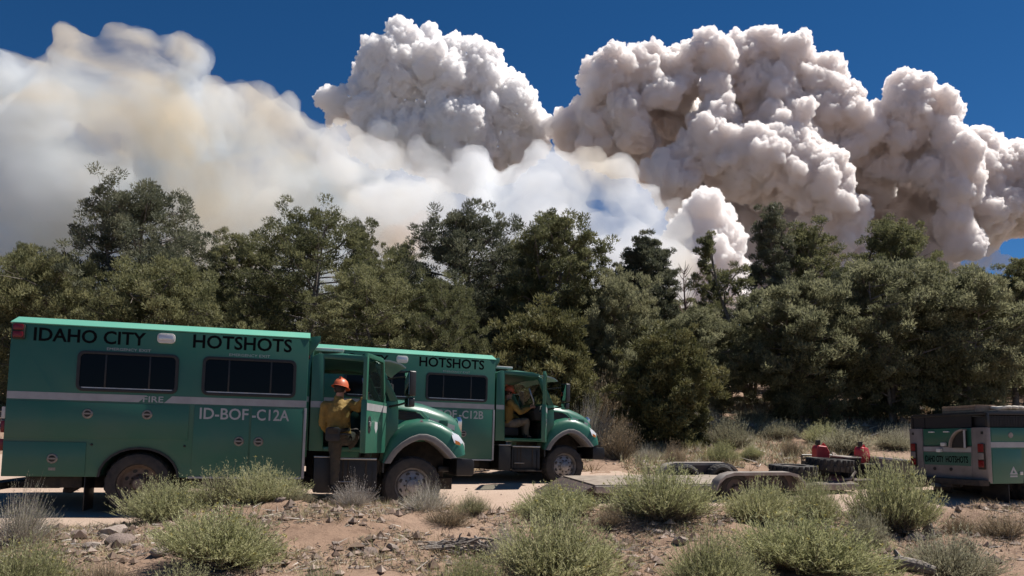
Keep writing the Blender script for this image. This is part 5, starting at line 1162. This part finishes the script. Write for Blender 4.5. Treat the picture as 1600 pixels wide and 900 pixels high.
def rock_mesh(seed, mat):
    rd = random.Random(seed); bm = bmesh.new(); bmesh.ops.create_icosphere(bm, subdivisions=2, radius=1); off = Vector((seed*3.1, seed*1.7, 0))
    for v in bm.verts:
        n_ = noise.noise(v.co*1.1 + off)*.35 + noise.noise(v.co*2.6 + off)*.14; v.co = v.co*(1 + n_); v.co.z *= .68
        for c_ in (.52, -.45): 
            if c_ > 0 and v.co.z > c_*.9: v.co.z = c_*.9 + (v.co.z - c_*.9)*.25
    me = bpy.data.meshes.new('rock'); bm.to_mesh(me); bm.free(); me.materials.append(mat); me.polygons.foreach_set('use_smooth', [True]*len(me.polygons)); me.set_sharp_from_angle(angle=R(30)); return me
RK = [rock_mesh(i, MT['rock'] if i % 3 else MT['rock_dark']) for i in range(6)]
def pebbles(name, n, x0, x1, y0, y1, rmin, rmax, mat, label):
    x, y = scatter_xy(n, x0, x1, y0, y1, rng, .45); m = len(x); z = terr(x, y); r = rmin + (rmax - rmin)*rng.random(m)**3
    B = np.array([(1,0,0),(0,1,0),(-1,0,0),(0,-1,0),(0,0,.7),(0,0,-.5)], float); Fc = np.array([(0,1,4),(1,2,4),(2,3,4),(3,0,4),(1,0,5),(2,1,5),(3,2,5),(0,3,5)])
    V = B[None]*(r[:, None, None])*(.6 + .8*rng.random((m, 6, 3))); a = rng.random(m)*6.28; c, s = np.cos(a)[:, None], np.sin(a)[:, None]
    V = np.stack([V[..., 0]*c - V[..., 1]*s, V[..., 0]*s + V[..., 1]*c, V[..., 2]], -1) + np.stack([x, y, z + r*.2], 1)[:, None]
    P = V[:, Fc].reshape(-1, 3, 3); return tag(link_mesh(name, tri_mesh(name, P, mat, np.repeat(rng.random(m), 8))), label, None, kind='stuff')
MT['clod'] = leaf_mat('clods', (.07, .045, .032), (.13, .086, .06), (.2, .14, .1), 0)
MT['pebble'] = leaf_mat('pebbles', (.13, .09, .066), (.22, .155, .118), (.34, .27, .22), 0)
pebbles('gravel', 9000, -8, 8, 4.4, 10.4, .007, .06, MT['pebble'], 'small stones and clods on the dirt bank')
pebbles('clods', 900, -8, 8, 4.6, 10, .02, .085, MT['clod'], 'dark clods and broken soil on the dirt bank')
pebbles('road_stones', 1500, -9, 20, 10.5, 22, .01, .05, MT['pebble'], 'small stones on the sand road')
pebbles('slope_stones', 1500, -10, 22, 19.5, 33, .03, .22, MT['pebble'], 'stones on the slope below the trees')
rocks = [(123, 832, 24, 'small upright tan rock in the row below the nearest truck rear, at its left end'), (146, 853, 34, 'flat tan rock right below the small upright one'), (176, 830, 40, 'dark topped rock in the row below the rear wheel of the nearest truck'), (188, 845, 42, 'pale rounded rock leaning on the dark topped one'), (255, 862, 36, 'flat reddish rock left of the large domed shrub'), (98, 836, 22, 'pale yellow rock at the left end of the rock row'),
 (575, 862, 30, 'pale flat rock lying alone on the bare dirt left of the brush pile'), (614, 854, 22, 'dark rock between the pale flat rock and the brush pile'), (525, 848, 14, 'small white stone on the bare dirt slope'), (437, 780, 20, 'dark stone on the bank top right of the upright shrubs'), (1030, 832, 26, 'brown rock under the full rounded shrub by the trailer'), (1062, 845, 30, 'dark rock below the full rounded shrub'), (990, 858, 22, 'reddish stone right of the tall foreground shrub'), (1432, 838, 28, 'pale rock left of the weathered stump'), (165, 838, 18, 'small rock wedged in the middle of the rock row'), (640, 878, 18, 'small stone at the bottom below the brush pile'), (215, 852, 20, 'small rock right of the pale rounded rock'), (235, 838, 16, 'small tan stone above the flat reddish rock')]
def ground_hit(px, py):
    a = (px - 800)/F_PX; b = -(py - PY0)/F_PX; d = Vector((a, math.cos(PITCH) - b*math.sin(PITCH), math.sin(PITCH) + b*math.cos(PITCH))); t = 3.5
    while t < 60:
        p = Vector((0, 0, EYE)) + d*t
        if p.z < gz(p.x, p.y): return p
        t += .02
    return p
for i, (px, py, w_, lb) in enumerate(rocks):
    p = ground_hit(px, py + 3); o = link_mesh('rock', RK[i % 6], None, (p.x, p.y, p.z + .01)); s = w_*p.y/F_PX/2.1; o.scale = (s, s, s*.9); o.rotation_euler = (.1*(i % 3), .12*(i % 4), i*1.9); tag(o, lb, 'rock', 'rocks on the dirt bank')
# brush pile of dead grey branches, log and stump
p = ground_hit(725, 868); bp_ = empty('brush_pile', tuple(p), None, 'tangled pile of dead grey branches left of the tall foreground shrub', 'brush pile'); rd = random.Random(9)
for k in range(46):
    mb = MB(); a = rd.gauss(0, .5); l = rd.uniform(.18, .48); c = Vector((rd.uniform(-.28, .30), rd.uniform(-.12, .12), .04 + rd.random()*.10)); d = Vector((math.cos(a), math.sin(a), rd.uniform(-.28, .28)))
    if k == 0: c = Vector((-.05, 0, .14)); d = Vector((.3, .1, .6)); l = .2
    pts = [c - d*l*.5, c - d*l*.1 + Vector((0, 0, rd.uniform(-.03, .04))), c + d*l*.2 + Vector((0, rd.uniform(-.03, .03), .02)), c + d*l*.5]; r_ = rd.uniform(.005, .016)
    mb.tube(pts, [r_, r_*.9, r_*.75, r_*.4], 6); mb.build('branch', MT['deadwood'], bp_)
p = ground_hit(1408, 893); lg = empty('log', tuple(p), None, 'short weathered log lying at the bottom edge below the sparse grey shrub', 'log')
mb = MB(); mb.tube([(-.10, .1, .06), (.0, .02, .07), (.12, -.08, .05), (.2, -.16, .03)], [.045, .06, .055, .035], 10); mb.tube([(0, .02, .1), (-.03, .05, .18)], [.03, .01], 6); mb.build('trunk', MT['deadwood'], lg)
p = ground_hit(1451, 840); st = empty('stump', tuple(p), None, 'dark jagged stump standing on the bank below the utility truck', 'stump')
mb = MB(); mb.tube([(0, 0, -.05), (0, 0, .08), (.005, 0, .2)], [.075, .06, .012], 9); mb.tube([(.03, 0, .0), (.045, .01, .15)], [.04, .008], 7); mb.build('trunk', MT['bark'], st)
